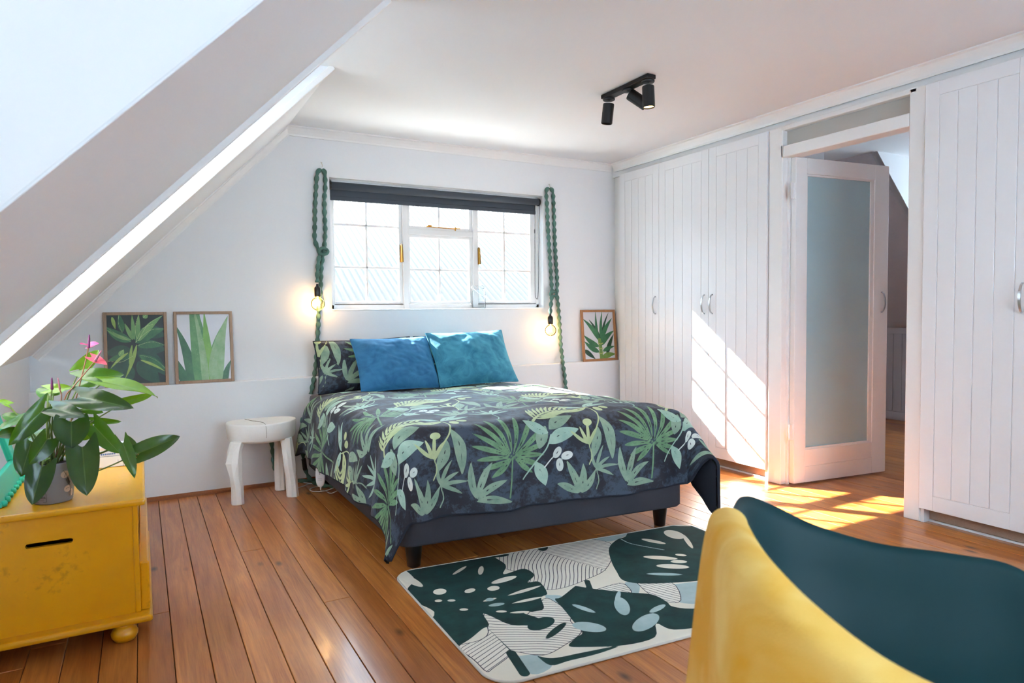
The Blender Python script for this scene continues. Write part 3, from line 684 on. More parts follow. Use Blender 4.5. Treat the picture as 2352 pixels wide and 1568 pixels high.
def leafset(pr, ox, oy, sc=1.0, mir=1, which='all'):
    """one repeat of the botanical print"""
    def P(x, y): return (ox+mir*x*sc, oy+y*sc)
    # fan palm
    for k_, (ang, ln) in enumerate(zip(np.linspace(-2.55, 2.55, 15), [.13,.16,.17,.20,.22,.23,.24,.25,.25,.24,.22,.21,.18,.16,.14])):
        th = PI/2+ang*.86; pr.leaf('fan', P(.0, .0), P(ln*math.cos(th), ln*math.sin(th)), .0118*sc, bend=.03*math.sin(k_), peak=.6, vein='vein')
    pr.stroke('fan', [P(0, 0), P(-.02, -.10), P(-.035, -.17)], .004*sc)
    # three-leaf tuft
    for p, q in (((-.19, -.17), (-.20, .0)), ((-.185, -.17), (-.10, -.01)), ((-.18, -.17), (-.04, -.09)), ((-.19, -.18), (-.02, -.19))):
        pr.leaf('sage', P(*p), P(*q), .0165*sc, bend=.06, vein='vein')
    # hanging sprig with pointed leaves and buds
    pr.stroke('pale', [P(-.27, .30), P(-.25, .22), P(-.27, .15), P(-.32, .08), P(-.36, .02)], .0035*sc)
    for p, q, c_, w_ in (((-.26, .27), (-.42, .235), 'pale', .022), ((-.265, .16), (-.245, -.06), 'sage', .027), ((-.30, .10), (-.36, -.045), 'sage', .026), ((-.255, .30), (-.10, .33), 'mint', .02), ((-.26, .3), (-.40, .36), 'mint', .022), ((-.255, .29), (-.13, .39), 'mint', .02)):
        pr.leaf(c_, P(*p), P(*q), w_*sc, bend=.05*mir, vein='vein')
    pr.ell('pale', P(-.345, .13), .026*sc, .020*sc, .4*mir); pr.ell('pale', P(-.215, .235), .020*sc, .026*sc, .3*mir); pr.ell('pale', P(-.17, .255), .024*sc, .017*sc, -.4*mir)
    # feather fern
    stem = [P(.15, .17), P(.22, .23), P(.30, .27), P(.40, .285)]; bz = bez(stem, 7)
    pr.stroke('pale', stem, .007*sc, .002)
    for i in range(2, len(bz)-1, 2):
        q = np.array(bz[i]); tn = np.array(bz[min(i+1, len(bz)-1)])-np.array(bz[i-1]); tn = tn/np.linalg.norm(tn); nn = np.array([-tn[1], tn[0]]); ln = (.150-.07*i/len(bz))*sc
        for sd in (-1, 1): pr.leaf('pale', q, q+(tn*.85+nn*sd*.6)*ln, .0075*sc, bend=.05*sd, peak=.4)
    # broad leaves with stem, white buds
    pr.stroke('mint', [P(.05, -.10), P(.12, -.03), P(.18, .03), P(.21, .09)], .0035*sc)
    for p, q, c_, w_ in (((.12, -.03), (.16, -.15), 'mint', .03), ((.14, .03), (.20, .14), 'sage', .03), ((.19, .05), (.36, .10), 'mint', .036), ((.2, .1), (.10, .18), 'mint', .03), ((.21, .12), (.37, .19), 'sage', .032)):
        pr.leaf(c_, P(*p), P(*q), w_*sc, bend=.06*mir, vein='vein')
    for p, a_ in (((.235, .0), .9), ((.285, -.02), .2), ((.245, -.06), 1.7)): pr.ell('white', P(*p), .030*sc, .020*sc, a_*mir); pr.ell('vein', P(*p), .010*sc, .0025*sc, a_*mir)
    pr.stroke('white', [P(.16, -.06), P(.21, -.02), P(.25, -.01)], .003*sc)
    # thin sprays filling the ground
    for (bx, by_), angs, c_ in (((.02, .33), (.2, .65, 1.1, 1.6, 2.1, 2.6), 'mint'), ((-.34, -.10), (-.4, .1, .6, 1.1, 1.7), 'sage'), ((.40, .02), (.9, 1.4, 1.9, 2.4), 'pale')):
        for i_, a_ in enumerate(angs): pr.leaf(c_, P(bx, by_), P(bx+.105*math.cos(a_)*(1+.2*(i_ % 2)), by_+.105*math.sin(a_)*(1+.2*(i_ % 2))), .0085*sc, bend=.05)
        pr.stroke(c_, [P(bx, by_), P(bx+.01, by_-.05), P(bx-.01, by_-.09)], .003*sc)
    # lower tuft
    for p, q in (((.33, -.20), (.28, -.04)), ((.33, -.20), (.22, -.15)), ((.34, -.20), (.42, -.10)), ((.335, -.2), (.36, -.06))):
        pr.leaf('sage', P(*p), P(*q), .0165*sc, bend=-.05, vein='vein')
CLS = ['fan', 'sage', 'mint', 'pale', 'white', 'vein']
def mottle(t_, v):
    n = t_.noise(v, 5.5, 6, .72, .4); n2 = t_.noise(v, 26, 5, .75)
    f = t_.math('MULTIPLY_ADD', n, .6, t_.math('MULTIPLY', n2, .4))
    return t_.mix(t_.step(f, .48, .545), srgb(22, 23, 37), srgb(56, 69, 86))
LAY = [('fan', (84, 124, 90), (122, 160, 118), 14), ('sage', (116, 146, 126), (152, 174, 150), 16), ('mint', (140, 176, 160), (176, 202, 184), 12),
       ('pale', (166, 184, 132), (196, 206, 158), 12), ('white', (196, 208, 200), (222, 226, 220), 14), ('vein', (30, 34, 44), (40, 48, 56), 9)]
M['duvet'] = print_mat('leaf_print_cotton', mottle, LAY, .66, sheen=.04)
na, nb = 430, 372
A_, B_ = np.meshgrid(np.linspace(-SO, BW+SO, na), np.linspace(-SO, HEAD, nb), indexing='ij')
P = duvet_pos(A_, B_)
prt = Print(A_, B_, CLS)
TWX, TWY = .765, .60
for j, oy in enumerate(np.arange(-.15, 2.2, TWY)):
    for ox in np.arange(.50-2*TWX+(j % 2)*.31, 2.6, TWX): leafset(prt, ox, oy, 1.0, 1)
def printed_grid(P, U, V, prt, name, mat, parent=None, smooth=True):
    me_ = MB().grid(P); me = bpy.data.meshes.new(name); me.from_pydata(me_.v, [], me_.f); me.update()
    o = bpy.data.objects.new(name, me); COL.objects.link(o); me.materials.append(mat)
    if smooth: me.shade_smooth()
    set_attr(me, 'pu', U); set_attr(me, 'pv', V)
    for k_, arr in prt.c.items(): set_attr(me, k_, arr)
    if parent is not None: o.parent = parent; o.matrix_parent_inverse = parent.matrix_world.inverted()
    return o
dv_t = empty('duvet', tuple(bed(BW/2, .9, .64)), 'dark navy duvet with a green tropical leaf print, spread over the bed', 'duvet')
du = printed_grid(P, A_, B_, prt, 'cover', M['duvet'], dv_t)
# plain navy underside: a second skin just inside the cover
def normals(P):
    a = np.gradient(P, axis=0); b = np.gradient(P, axis=1); n = np.cross(a, b); return n/np.maximum(np.linalg.norm(n, axis=-1, keepdims=True), 1e-9)
Nn = normals(P)
Pin = P-Nn*.022; Pin[..., 2] = np.where(P[..., 2] > ZT-.10, P[..., 2]-.012, Pin[..., 2])
bm_ = MB().grid(Pin[::5, ::5]); bm_.build('underside', M['lining'], dv_t, smooth=True)
rim_i = [(i, 0) for i in range(na)]+[(na-1, j) for j in range(nb)]+[(i, nb-1) for i in range(na-1, -1, -1)]+[(0, j) for j in range(nb-1, -1, -1)]
hemv = [P[i, j]-Nn[i, j]*.008 for i, j in rim_i[::4]]
MB().tube(hemv, .0085, 8).build('hem', M['lining'], dv_t, smooth=True)

# ---- pillows and cushions
def pillow(name, c, ux, uy, w, h, th, mat, label, cat='cushion', group=None, prt_scale=None, seed=0, pinch=.10, wr=.6):
    """plump square: centre c, axes ux (width) and uy (height), thickness th"""
    ux = np.array(ux, float); ux /= np.linalg.norm(ux); uy = np.array(uy, float); uy -= ux*(uy@ux); uy /= np.linalg.norm(uy); n = np.cross(ux, uy)
    N = 56; S, T_ = np.meshgrid(np.linspace(-1, 1, N), np.linspace(-1, 1, N), indexing='ij')
    prof = (1-np.abs(S)**2.6)**.62*(1-np.abs(T_)**2.6)**.62
    px = S*(1-pinch*(1-T_**2)*np.abs(S)**2*0-pinch*.55*(1-T_**2)); py = T_*(1-pinch*.55*(1-S**2))
    wrk = (fbm(S*1.2, T_*1.2, .9, seed, 3)*.015+np.abs(fbm(S+T_*.5, T_-S*.4, 1.6, seed+9, 2))*.009)*wr
    out = []
    for sgn in (1, -1):
        Z = sgn*(prof*th/2+.004)+wrk*np.clip(prof*1.6, 0, 1)*(1 if sgn > 0 else .5)
        out.append(np.array(c)+px[..., None]*w/2*ux+py[..., None]*h/2*uy+Z[..., None]*n)
    fr_, bk = out
    e = empty(name, tuple(np.array(c)-np.array([0, 0, h/2*.9])), label, cat, group)
    if prt_scale is None:
        MB().grid(fr_).build('front', mat, e, smooth=True)
    else:
        U, V = S*w/2*prt_scale, T_*h/2*prt_scale; p_ = Print(U+seed*.37, V, CLS)
        for ox in np.arange(-1.5+seed*.37, 1.6+seed*.37, TWX): 
            for oy in (-.55, .05, .65): leafset(p_, ox, oy)
        printed_grid(fr_, U+seed*.37, V, p_, 'front', mat, e)
    m2 = MB().grid(bk[::2, ::2]); m2.build('back', mat if prt_scale is None else M['lining'], e, smooth=True)
    ring = [fr_[i, 0] for i in range(N)]+[fr_[-1, j] for j in range(N)]+[fr_[i, -1] for i in range(N-1, -1, -1)]+[fr_[0, j] for j in range(N-1, -1, -1)]
    MB().tube([q-n*.004 for q in ring[::2]], .0055, 6).build('seam', mat if prt_scale is None else M['lining'], e, smooth=True)
    return e
def pillow_px(name, tl, tr, br, bl, Yt, Yb, th, mat, label, **kw):
    a, b = at(*tl, Y=Yt), at(*tr, Y=Yt); c_, d_ = at(*br, Y=Yb), at(*bl, Y=Yb); c = (a+b+c_+d_)/4
    ux = (b-a)+(c_-d_); uy = (a+b)-(c_+d_); w_ = np.linalg.norm(ux)/2; h_ = np.linalg.norm(uy)/2
    return pillow(name, c, ux, uy, w_*1.03, h_*1.04, th, mat, label, **kw)
pillow('pillow', (1.36, 4.55, .795), (1, -.02, .02), (.0, .25, 1), .68, .36, .15, M['duvet'], 'leaf print pillow standing behind the deep blue cushion', cat='pillow', prt_scale=1.0, seed=1)
pillow('pillow', (2.06, 4.55, .795), (1, -.06, -.02), (.02, .25, 1), .66, .36, .15, M['duvet'], 'leaf print pillow almost hidden behind the brighter teal cushion', cat='pillow', prt_scale=1.0, seed=2)
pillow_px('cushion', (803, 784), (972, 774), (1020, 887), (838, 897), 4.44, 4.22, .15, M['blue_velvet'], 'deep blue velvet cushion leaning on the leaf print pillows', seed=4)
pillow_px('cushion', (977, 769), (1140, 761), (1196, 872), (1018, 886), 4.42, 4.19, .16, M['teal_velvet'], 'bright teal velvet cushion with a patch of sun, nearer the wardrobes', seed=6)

# ================================================================== RUG
def c8(x, y): p = at(900+x/3.178, 1180+y/3.178, Z=.008); return (p[0], p[1])
Q00, Q10, Q01, Q11 = np.array([.912, 1.775]), np.array([2.47, 1.655]), np.array([.935, 2.80]), np.array([2.53, 2.655])
nu, nv = 252, 172
s_, t_ = np.meshgrid(np.linspace(0, 1, nu), np.linspace(0, 1, nv), indexing='ij')
LU, LV, RR = 1.57, 1.04, .10
xx, yy = (s_-.5)*LU, (t_-.5)*LV
qx, qy = np.abs(xx)-(LU/2-RR), np.abs(yy)-(LV/2-RR); dd = np.hypot(np.maximum(qx, 0), np.maximum(qy, 0)); out_ = (qx > 0) & (qy > 0) & (dd > RR)
fx = np.where(out_, (LU/2-RR+np.maximum(qx, 0)/np.maximum(dd, 1e-9)*RR)*np.sign(xx), xx); fy = np.where(out_, (LV/2-RR+np.maximum(qy, 0)/np.maximum(dd, 1e-9)*RR)*np.sign(yy), yy)
s2_, t2_ = fx/LU+.5, fy/LV+.5
W_ = ((1-s2_)*(1-t2_))[..., None]*Q00+(s2_*(1-t2_))[..., None]*Q10+((1-s2_)*t2_)[..., None]*Q01+(s2_*t2_)[..., None]*Q11
edge_d = np.minimum(np.minimum(s2_, 1-s2_)*LU, np.minimum(t2_, 1-t2_)*LV)
rz = .0085-.004*np.clip(1-edge_d/.012, 0, 1)**2
PR = np.concatenate([W_, rz[..., None]], -1)
rp = Print(W_[..., 0], W_[..., 1], ['blue', 'lineart', 'dark', 'cut', 'cutb'])
def pc(k, pts): rp.poly(k, [q[:2] for q in bez([c8(*p) for p in pts]+[c8(*pts[0])], 4)])
def sl_(k, p, q, w, b=0.0): rp.leaf(k, c8(*p), c8(*q), w/3.178/FPX*2.9*1.2, bend=b, peak=.5)
def el_(k, x, y, a, b, ang=0.0): c = c8(x, y); e1 = np.array(c8(x+a*math.cos(ang), y+a*math.sin(ang)))-c; e2 = np.array(c8(x-b*math.sin(ang), y+b*math.cos(ang)))-c; rp.ell(k, c, np.linalg.norm(e1), np.linalg.norm(e2), math.atan2(e1[1], e1[0]))
D1p = [(100,410),(200,355),(340,335),(560,310),(690,295),(830,370),(815,440),(960,400),(1040,445),(990,500),(1075,495),(1135,580),(1090,610),(1110,690),(1040,712),(960,722),(1080,765),(1060,800),(880,812),(720,745),(665,730),(710,810),(660,840),(560,920),(470,955),(380,870),(280,765),(310,715),(200,650),(110,560),(165,480)]
D2p = [(1725,115),(1870,80),(2180,90),(2500,60),(2560,400),(2300,480),(1900,508),(1700,490),(1640,420),(1600,340),(1585,250),(1640,190),(1705,165)]
D3p = [(1340,525),(1500,550),(1720,572),(1900,588),(2005,640),(2040,672),(2140,690),(2330,700),(2350,800),(2060,845),(1930,800),(1920,900),(1700,958),(1400,972),(1290,962),(1350,900),(1390,865),(1330,790),(1250,690),(1190,622),(1235,608)]
for Dp in (D1p, D2p, D3p): pc('dark', Dp)
pc('dark', [(1055,1035),(1180,1052),(1400,1010),(1660,962),(1500,1022),(1300,1070),(1160,1105)])
pc('dark', [(690,300),(840,292),(830,310),(700,318)]); pc('dark', [(2000,1000),(2400,900),(2700,1000),(2300,1100)])
rp.stroke('dark', [c8(870, 1015), c8(920, 1090), c8(970, 1165)], .017); rp.stroke('dark', [c8(1425, 490), c8(1450, 560)], .012)
el_('dark', 1100, 245, 40, 25); el_('dark', 920, 268, 45, 6, .15); el_('dark', 1090, 800, 90, 40, -.5); el_('dark', 1200, 850, 90, 18, -.7)
for a in ((350,567,48,22),(340,634,28,9),(435,632,30,8),(525,698,32,9),(570,560,36,14,-.4),(650,412,20,32),(495,412,14,36,.2),(742,543,40,17,-.3),(800,712,40,8),(130,480,34,70,-.3),(275,738,34,22),(820,480,24,50,.5),(2060,150,58,24,.6),(1960,320,125,13,.06),(2095,348,60,11),(2050,383,120,16,.04),(2110,300,42,8,.1),(2160,200,18,50),(1910,200,90,10,.2)): el_('cut', *a)
for p, q, w in (((835,600),(1100,520),17),((870,655),(1115,602),15),((850,722),(1020,712),12),((660,640),(770,612),14),((1330,1010),(1280,960),10)): sl_('cut', p, q, w)
rp.stroke('cutb', [c8(1675, 185), c8(1740, 215), c8(1860, 240), c8(1985, 262)], .004)
for a in ((715,625,30,12,-.2),(765,662,58,11,-.15),(1680,672,54,66),(1650,605,18,45,.1),(1855,790,95,42,-.7),(1940,690,60,14,-.5),(1440,825,125,34,.16),(1400,690,90,12,.35),(1990,440,130,9,.02)): el_('cutb', *a)
pc('blue', [(1400,175),(1720,100),(1720,150),(1600,200),(1500,190)]); pc('blue', [(1990,520),(2300,500),(2300,640),(2080,640)]); pc('blue', [(900,1040),(1060,1030),(1170,1110),(1020,1170)])
pc('blue', [(1120,590),(1240,600),(1200,660),(1130,640)]); pc('blue', [(1700,500),(1800,490),(1800,580),(1730,570)]); el_('blue', 1190, 415, 60, 18, -.1)
for a in ((940,905,60,22,-.2),(1050,930,80,30,-.4),(840,830,60,24,-.2),(960,850,90,32,-.3)): el_('blue', *a)
L1p = [(690,312),(830,295),(980,243),(1190,195),(1390,178),(1590,212),(1615,290),(1560,405),(1440,470),(1250,540),(1090,548),(985,480),(1010,440),(870,412),(760,372)]
L2p = [(465,962),(640,922),(705,862),(670,760),(700,725),(860,800),(1010,715),(1110,620),(1180,635),(1310,730),(1305,785),(1385,860),(1250,965),(1100,1032),(890,1005),(850,1045),(740,1125),(690,1150),(600,1065)]
L3p = [(1480,555),(1660,505),(1720,530),(1740,580),(1560,580)]; L4p = [(1790,505),(2040,500),(2110,630),(2000,640),(1880,585)]
for Lp in (L1p, L2p, L3p, L4p): pc('lineart', Lp)
lf = rp.U*1.1+rp.V*.5+fbm(rp.U, rp.V, 2.0, 12, 2)*.02
for (m0, m1), box_ in (((c8(980, 245), c8(1570, 415)), L1p), ((c8(705, 835), c8(910, 1040)), L2p)):
    m0, m1 = np.array(m0), np.array(m1); a_ = (m1-m0)/np.linalg.norm(m1-m0); n_ = np.array([-a_[1], a_[0]])
    s0 = (rp.U-m0[0])*a_[0]+(rp.V-m0[1])*a_[1]; t0 = (rp.U-m0[0])*n_[0]+(rp.V-m0[1])*n_[1]
    f_ = np.abs(t0)*.55-s0*1.0+.35*np.abs(t0)**2+fbm(rp.U, rp.V, 2.2, 11, 2)*.018
    pp = np.array([c8(*p) for p in box_]); inb = (rp.U > pp[:, 0].min()-.02) & (rp.U < pp[:, 0].max()+.02) & (rp.V > pp[:, 1].min()-.02) & (rp.V < pp[:, 1].max()+.02)
    near = np.abs(t0) < .006
    lf = np.where(inb, f_, lf)
    rp.stroke('dark', [tuple(m0), tuple(m1)], .0022)
def rug_mat():
    t = NT('botanical_rug'); ax = t.attr('pu'); ay = t.attr('pv'); co = t.n('ShaderNodeCombineXYZ'); t.l(ax.outputs['Fac'], co.inputs[0]); t.l(ay.outputs['Fac'], co.inputs[1]); v = co.outputs[0]
    c = t.mix(t.noise(v, 5, 3), srgb(230, 222, 204), srgb(240, 232, 216))
    def lay(att, a, b, sc=8, e=.0009):
        return t.step(t.attr(att).outputs['Fac'], e, -e), t.mix(t.step(t.noise(v, sc, 4, .65), .3, .7), srgb(*a), srgb(*b))
    f, k_ = lay('blue', (160, 182, 182), (186, 202, 200)); c = t.mix(f, c, k_)
    f, k_ = lay('lineart', (232, 226, 212), (240, 234, 222)); 
    sn = t.math('PINGPONG', t.attr('lf').outputs['Fac'], .0105); ln = t.step(sn, .0022, .0012)
    k_ = t.mix(ln, k_, srgb(46, 42, 54)); c = t.mix(f, c, k_)
    ol = t.step(t.math('ABSOLUTE', t.attr('lineart').outputs['Fac']), .0020, .0012); c = t.mix(ol, c, srgb(50, 46, 58))
    f, k_ = lay('dark', (8, 40, 40), (20, 66, 62), 11); c = t.mix(f, c, k_)
    f, k_ = lay('cut', (230, 222, 204), (240, 232, 216)); c = t.mix(f, c, k_)
    f, k_ = lay('cutb', (158, 184, 184), (186, 204, 202)); c = t.mix(f, c, k_)
    t.base(c); t.set(Roughness=.95); t.bump(t.noise(v, 600, 2), .35, .002); return t.m
M['rug'] = rug_mat()
t = empty('rug', (1.7, 2.23, 0), 'cream rug with dark green monstera leaves at the foot of the bed', 'rug')
o = printed_grid(PR, W_[..., 0], W_[..., 1], rp, 'pile', M['rug'], t); set_attr(o.data, 'lf', lf)
bd_ = [W_[i, 0] for i in range(nu)]+[W_[-1, j] for j in range(nv)]+[W_[i, -1] for i in range(nu-1, -1, -1)]+[W_[0, j] for j in range(nv-1, -1, -1)]
bp = []
for q in bd_:
    if not bp or np.hypot(q[0]-bp[-1][0], q[1]-bp[-1][1]) > .004: bp.append((q[0], q[1], .0045))
bp.append(bp[0])
MB().tube(bp, .0042, 6, cap=False).build('binding', plain('rug_binding', (212, 206, 196), .9), t, smooth=True)

# ================================================================== PICTURES ON THE LEDGE
def picture(x0, x1, z1, label, mat, paint, wood, lean=.040, fw=.018):
    z0 = .7165; yb, yt = 4.706, 4.706+lean; h = (z1-z0); 
    def W(u, v, d=0.0): return (x0+u*(x1-x0), yb+(yt-yb)*v-d, z0+h*v)       # d towards the room
    fu = fw/(x1-x0); fv = fw/h; e = empty('framed_picture', ((x0+x1)/2, yb, z0), label, 'picture', 'framed plant pictures on the ledge')
    def bar(u0, u1, v0, v1, nm):
        V = [W(u, v, d_) for d_ in (0, .018) for u, v in ((u0, v0), (u1, v0), (u1, v1), (u0, v1))]
        MB().add(V, [(3,2,1,0),(4,5,6,7),(0,1,5,4),(1,2,6,5),(2,3,7,6),(3,0,4,7)]).build(nm, wood, e, bevel=.002)
    bar(0, fu, 0, 1, 'frame_side'); bar(1-fu, 1, 0, 1, 'frame_side'); bar(fu, 1-fu, 0, fv, 'frame_rail'); bar(fu, 1-fu, 1-fv, 1, 'frame_rail')
    n1, n2_ = 96, 128; U, V = np.meshgrid(np.linspace(fu*.9, 1-fu*.9, n1), np.linspace(fv*.9, 1-fv*.9, n2_), indexing='ij')
    P_ = np.stack([x0+U*(x1-x0), yb+(yt-yb)*V-.006, z0+h*V], -1)
    pu, pv = (U-fu)/(1-2*fu), (V-fv)/(1-2*fv)
    p_ = Print(pu*.3, pv*.42, ['l0', 'l1', 'l2', 'l3', 'spine'])
    paint(p_)
    o_ = printed_grid(P_, pu, pv, p_, 'print', mat, e, smooth=False)
    MB().add([W(fu*.8, fv*.8, .002), W(1-fu*.8, fv*.8, .002), W(1-fu*.8, 1-fv*.8, .002), W(fu*.8, 1-fv*.8, .002)], [(0, 1, 2, 3)]).build('backing', wood, e)
def flat(a, b, sc=4): return lambda t_, v: t_.mix(t_.noise(v, sc, 4), srgb(*a), srgb(*b))
SP = ('spine', (170, 200, 120), (200, 220, 160), 20)
mA = print_mat('dark_agave_print', flat((6, 22, 22), (20, 48, 44)), [('l0', (16, 58, 46), (34, 84, 60), 5), ('l1', (28, 84, 58), (62, 120, 70), 4), ('l2', (90, 144, 84), (130, 172, 104), 5), ('l3', (124, 160, 70), (160, 186, 96), 6), SP], .35, weave=0)
mB = print_mat('aloe_print', flat((206, 208, 214), (216, 217, 222), 2), [('l0', (30, 84, 52), (64, 116, 70), 4), ('l1', (58, 120, 64), (104, 152, 92), 5), ('l2', (96, 150, 50), (128, 176, 78), 4), ('l3', (112, 156, 100), (158, 186, 142), 5), SP], .35, weave=0)
mC = print_mat('aloe_tree_print', flat((206, 204, 208), (214, 212, 216), 2), [('l0', (22, 56, 42), (40, 80, 58), 4), ('l1', (38, 96, 66), (64, 124, 80), 5), ('l2', (86, 130, 60), (126, 150, 78), 5), ('l3', (150, 160, 90), (180, 180, 110), 5), SP], .35, weave=0)
def pA(p):
    def L(k, a, b, w, bend=0.0): 
        f = lambda q: ((q[0]-135)/375*.3, (680-q[1])/440*.42); p.leaf(k, f(a), f(b), w*.0008, bend, .4)
        if k in ('l1', 'l2') and w > 14:
            A, B = np.array(f(a)), np.array(f(b)); n_ = np.array([-(B-A)[1], (B-A)[0]])*.09
            p.stroke('spine', [tuple(A+n_*.2), tuple((A+B)/2+n_+np.array([0, bend*.2])), tuple(B)], .0011)
    for a in (((330,450),(520,470),60,.05),((330,470),(520,640),55,.05),((300,520),(130,600),50),((330,540),(470,690),60),((290,470),(120,480),50),((280,560),(200,700),60),((380,330),(520,380),50)): L('l0', *a)
    for a in (((320,420),(520,330),40,.08),((290,410),(125,310),34,.06),((330,440),(520,440),30,.05),((340,500),(520,600),30,.03),((300,500),(130,530),26,-.05),((235,350),(215,230),22),((320,420),(440,300),26,.1)): L('l1', *a)
    for a in (((310,400),(300,235),14),((330,400),(345,235),16),((300,400),(250,290),14),((340,410),(505,245),24,.06),((210,500),(240,460),18),((290,400),(130,330),14,.06),((375,260),(405,235),18)): L('l2', *a)
    for a in (((325,430),(240,650),13,.03),((295,430),(270,560),9),((345,530),(515,615),10,.04),((270,480),(150,580),10,-.05),((170,250),(190,330),12)): L('l3', *a)
def pB(p):
    f = lambda q: ((q[0]-600)/355*.3, (665-q[1])/425*.42)
    def L(k, a, b, w, bend=0.0, sp=False, pk=.3): 
        p.leaf(k, f(a), f(b), w*.00088, bend, pk)
        if sp:
            A, B = np.array(f(a)), np.array(f(b)); d_ = (B-A)/np.linalg.norm(B-A); n_ = np.array([-d_[1], d_[0]])
            for q in np.linspace(.15, .9, 16):
                for sd in (-1, 1): c_ = A+(B-A)*q+n_*sd*w*.00088*math.sin(PI*q**(math.log(.5)/math.log(pk)))**.9; p.ell('spine', tuple(c_), .0016, .0013)
    L('l0', (690,700), (585,300), 34, -.05); L('l0', (650,700), (590,520), 30); L('l0', (910,700), (960,540), 22, .06)
    L('l1', (770,760), (745,190), 30); L('l2', (815,740), (783,215), 34, 0, True); L('l1', (800,760), (700,170), 26, -.02, True)
    L('l3', (850,720), (948,250), 50, .05, True); L('l1', (830,720), (945,265), 24, .09)
    L('l1', (765,820), (685,60), 58, -.02, True, .35); L('l3', (780,820), (700,150), 24, -.03, False, .3)
def pC(p):
    f = lambda q: ((q[0]-370)/230*.3, (1328-q[1])/343*.42)
    def L(k, a, b, w, bend=0.0): p.leaf(k, f(a), f(b), w*.00128, bend, .35)
    p.stroke('l2', [f((496, 1340)), f((494, 1260)), f((488, 1190))], .016)
    for a in (((540,1300),(600,1150),16,.04),((370,1260),(450,1330),16),((500,1200),(572,985),9,.05),((495,1190),(412,1035),11,-.05)): L('l0', *a)
    for a in (((490,1200),(366,1030),17,-.06),((480,1190),(470,975),10,.03),((500,1190),(520,975),11,.03),((505,1190),(595,1030),16,.06),((500,1230),(605,1125),20,.08),((480,1240),(370,1150),18,.06),((480,1280),(372,1195),18,.06),((510,1275),(605,1240),14,.05)): L('l1', *a)
    L('l2', (500, 1325), (610, 1300), 20, .08)
    for y_ in (1215, 1250, 1285): p.stroke('l3', [f((478, y_)), f((495, y_+6)), f((512, y_))], .004)
picture(-.196, .146, 1.172, 'oak-framed print of a dark green agave, behind the flowering plant', mA, pA, M['frame_wood'])
picture(.184, .527, 1.173, 'oak-framed print of upright aloe leaves on white, between agave print and bed', mB, pB, M['frame_wood'])
picture(3.30, 3.662, 1.160, 'oak-framed print of a small aloe tree, beside the wardrobe', mC, pC, M['frame_wood2'], fw=.02)

# ================================================================== ROPE LAMPS
def rope_mesh(path, lam=.056, r0=.0085, r1=.0155, seg=10):
    pts = [np.array(p) for p in path]; d_ = [0]
    for a, b in zip(pts[:-1], pts[1:]): d_.append(d_[-1]+np.linalg.norm(b-a))
    n = int(d_[-1]/.006)+2; q = np.linspace(0, d_[-1], n); pts = np.array(pts); R = np.stack([np.interp(q, d_, pts[:, k_]) for k_ in range(3)], -1)
    rad = r0+(r1-r0)*np.abs(np.sin(PI*q/lam))**.8; mb = MB(); tw = q*2*PI/(lam*2)
    V = []; t0 = Vector(R[1]-R[0]).normalized(); nm = t0.orthogonal().normalized()
    for i in range(n):
        t1 = Vector(R[min(i+1, n-1)]-R[max(i-1, 0)]).normalized(); nm = (t0.rotation_difference(t1) @ nm).normalized(); t0 = t1; b = t1.cross(nm)
        for k_ in range(seg):
            th = 2*PI*k_/seg; r = rad[i]*(1+.16*math.cos(2*th-tw[i]*2)); V.append(Vector(R[i])+(nm*math.cos(th)+b*math.sin(th))*r)
    F = [(i*seg+k_, i*seg+(k_+1) % seg, (i+1)*seg+(k_+1) % seg, (i+1)*seg+k_) for i in range(n-1) for k_ in range(seg)]+[tuple(range(seg))[::-1], tuple((n-1)*seg+k_ for k_ in range(seg))]
    return mb.add(V, F)
YR = 4.730
def pxs(pts): return [at(x, y, Y=(q[0] if q else YR)) for x, y, *q in pts]
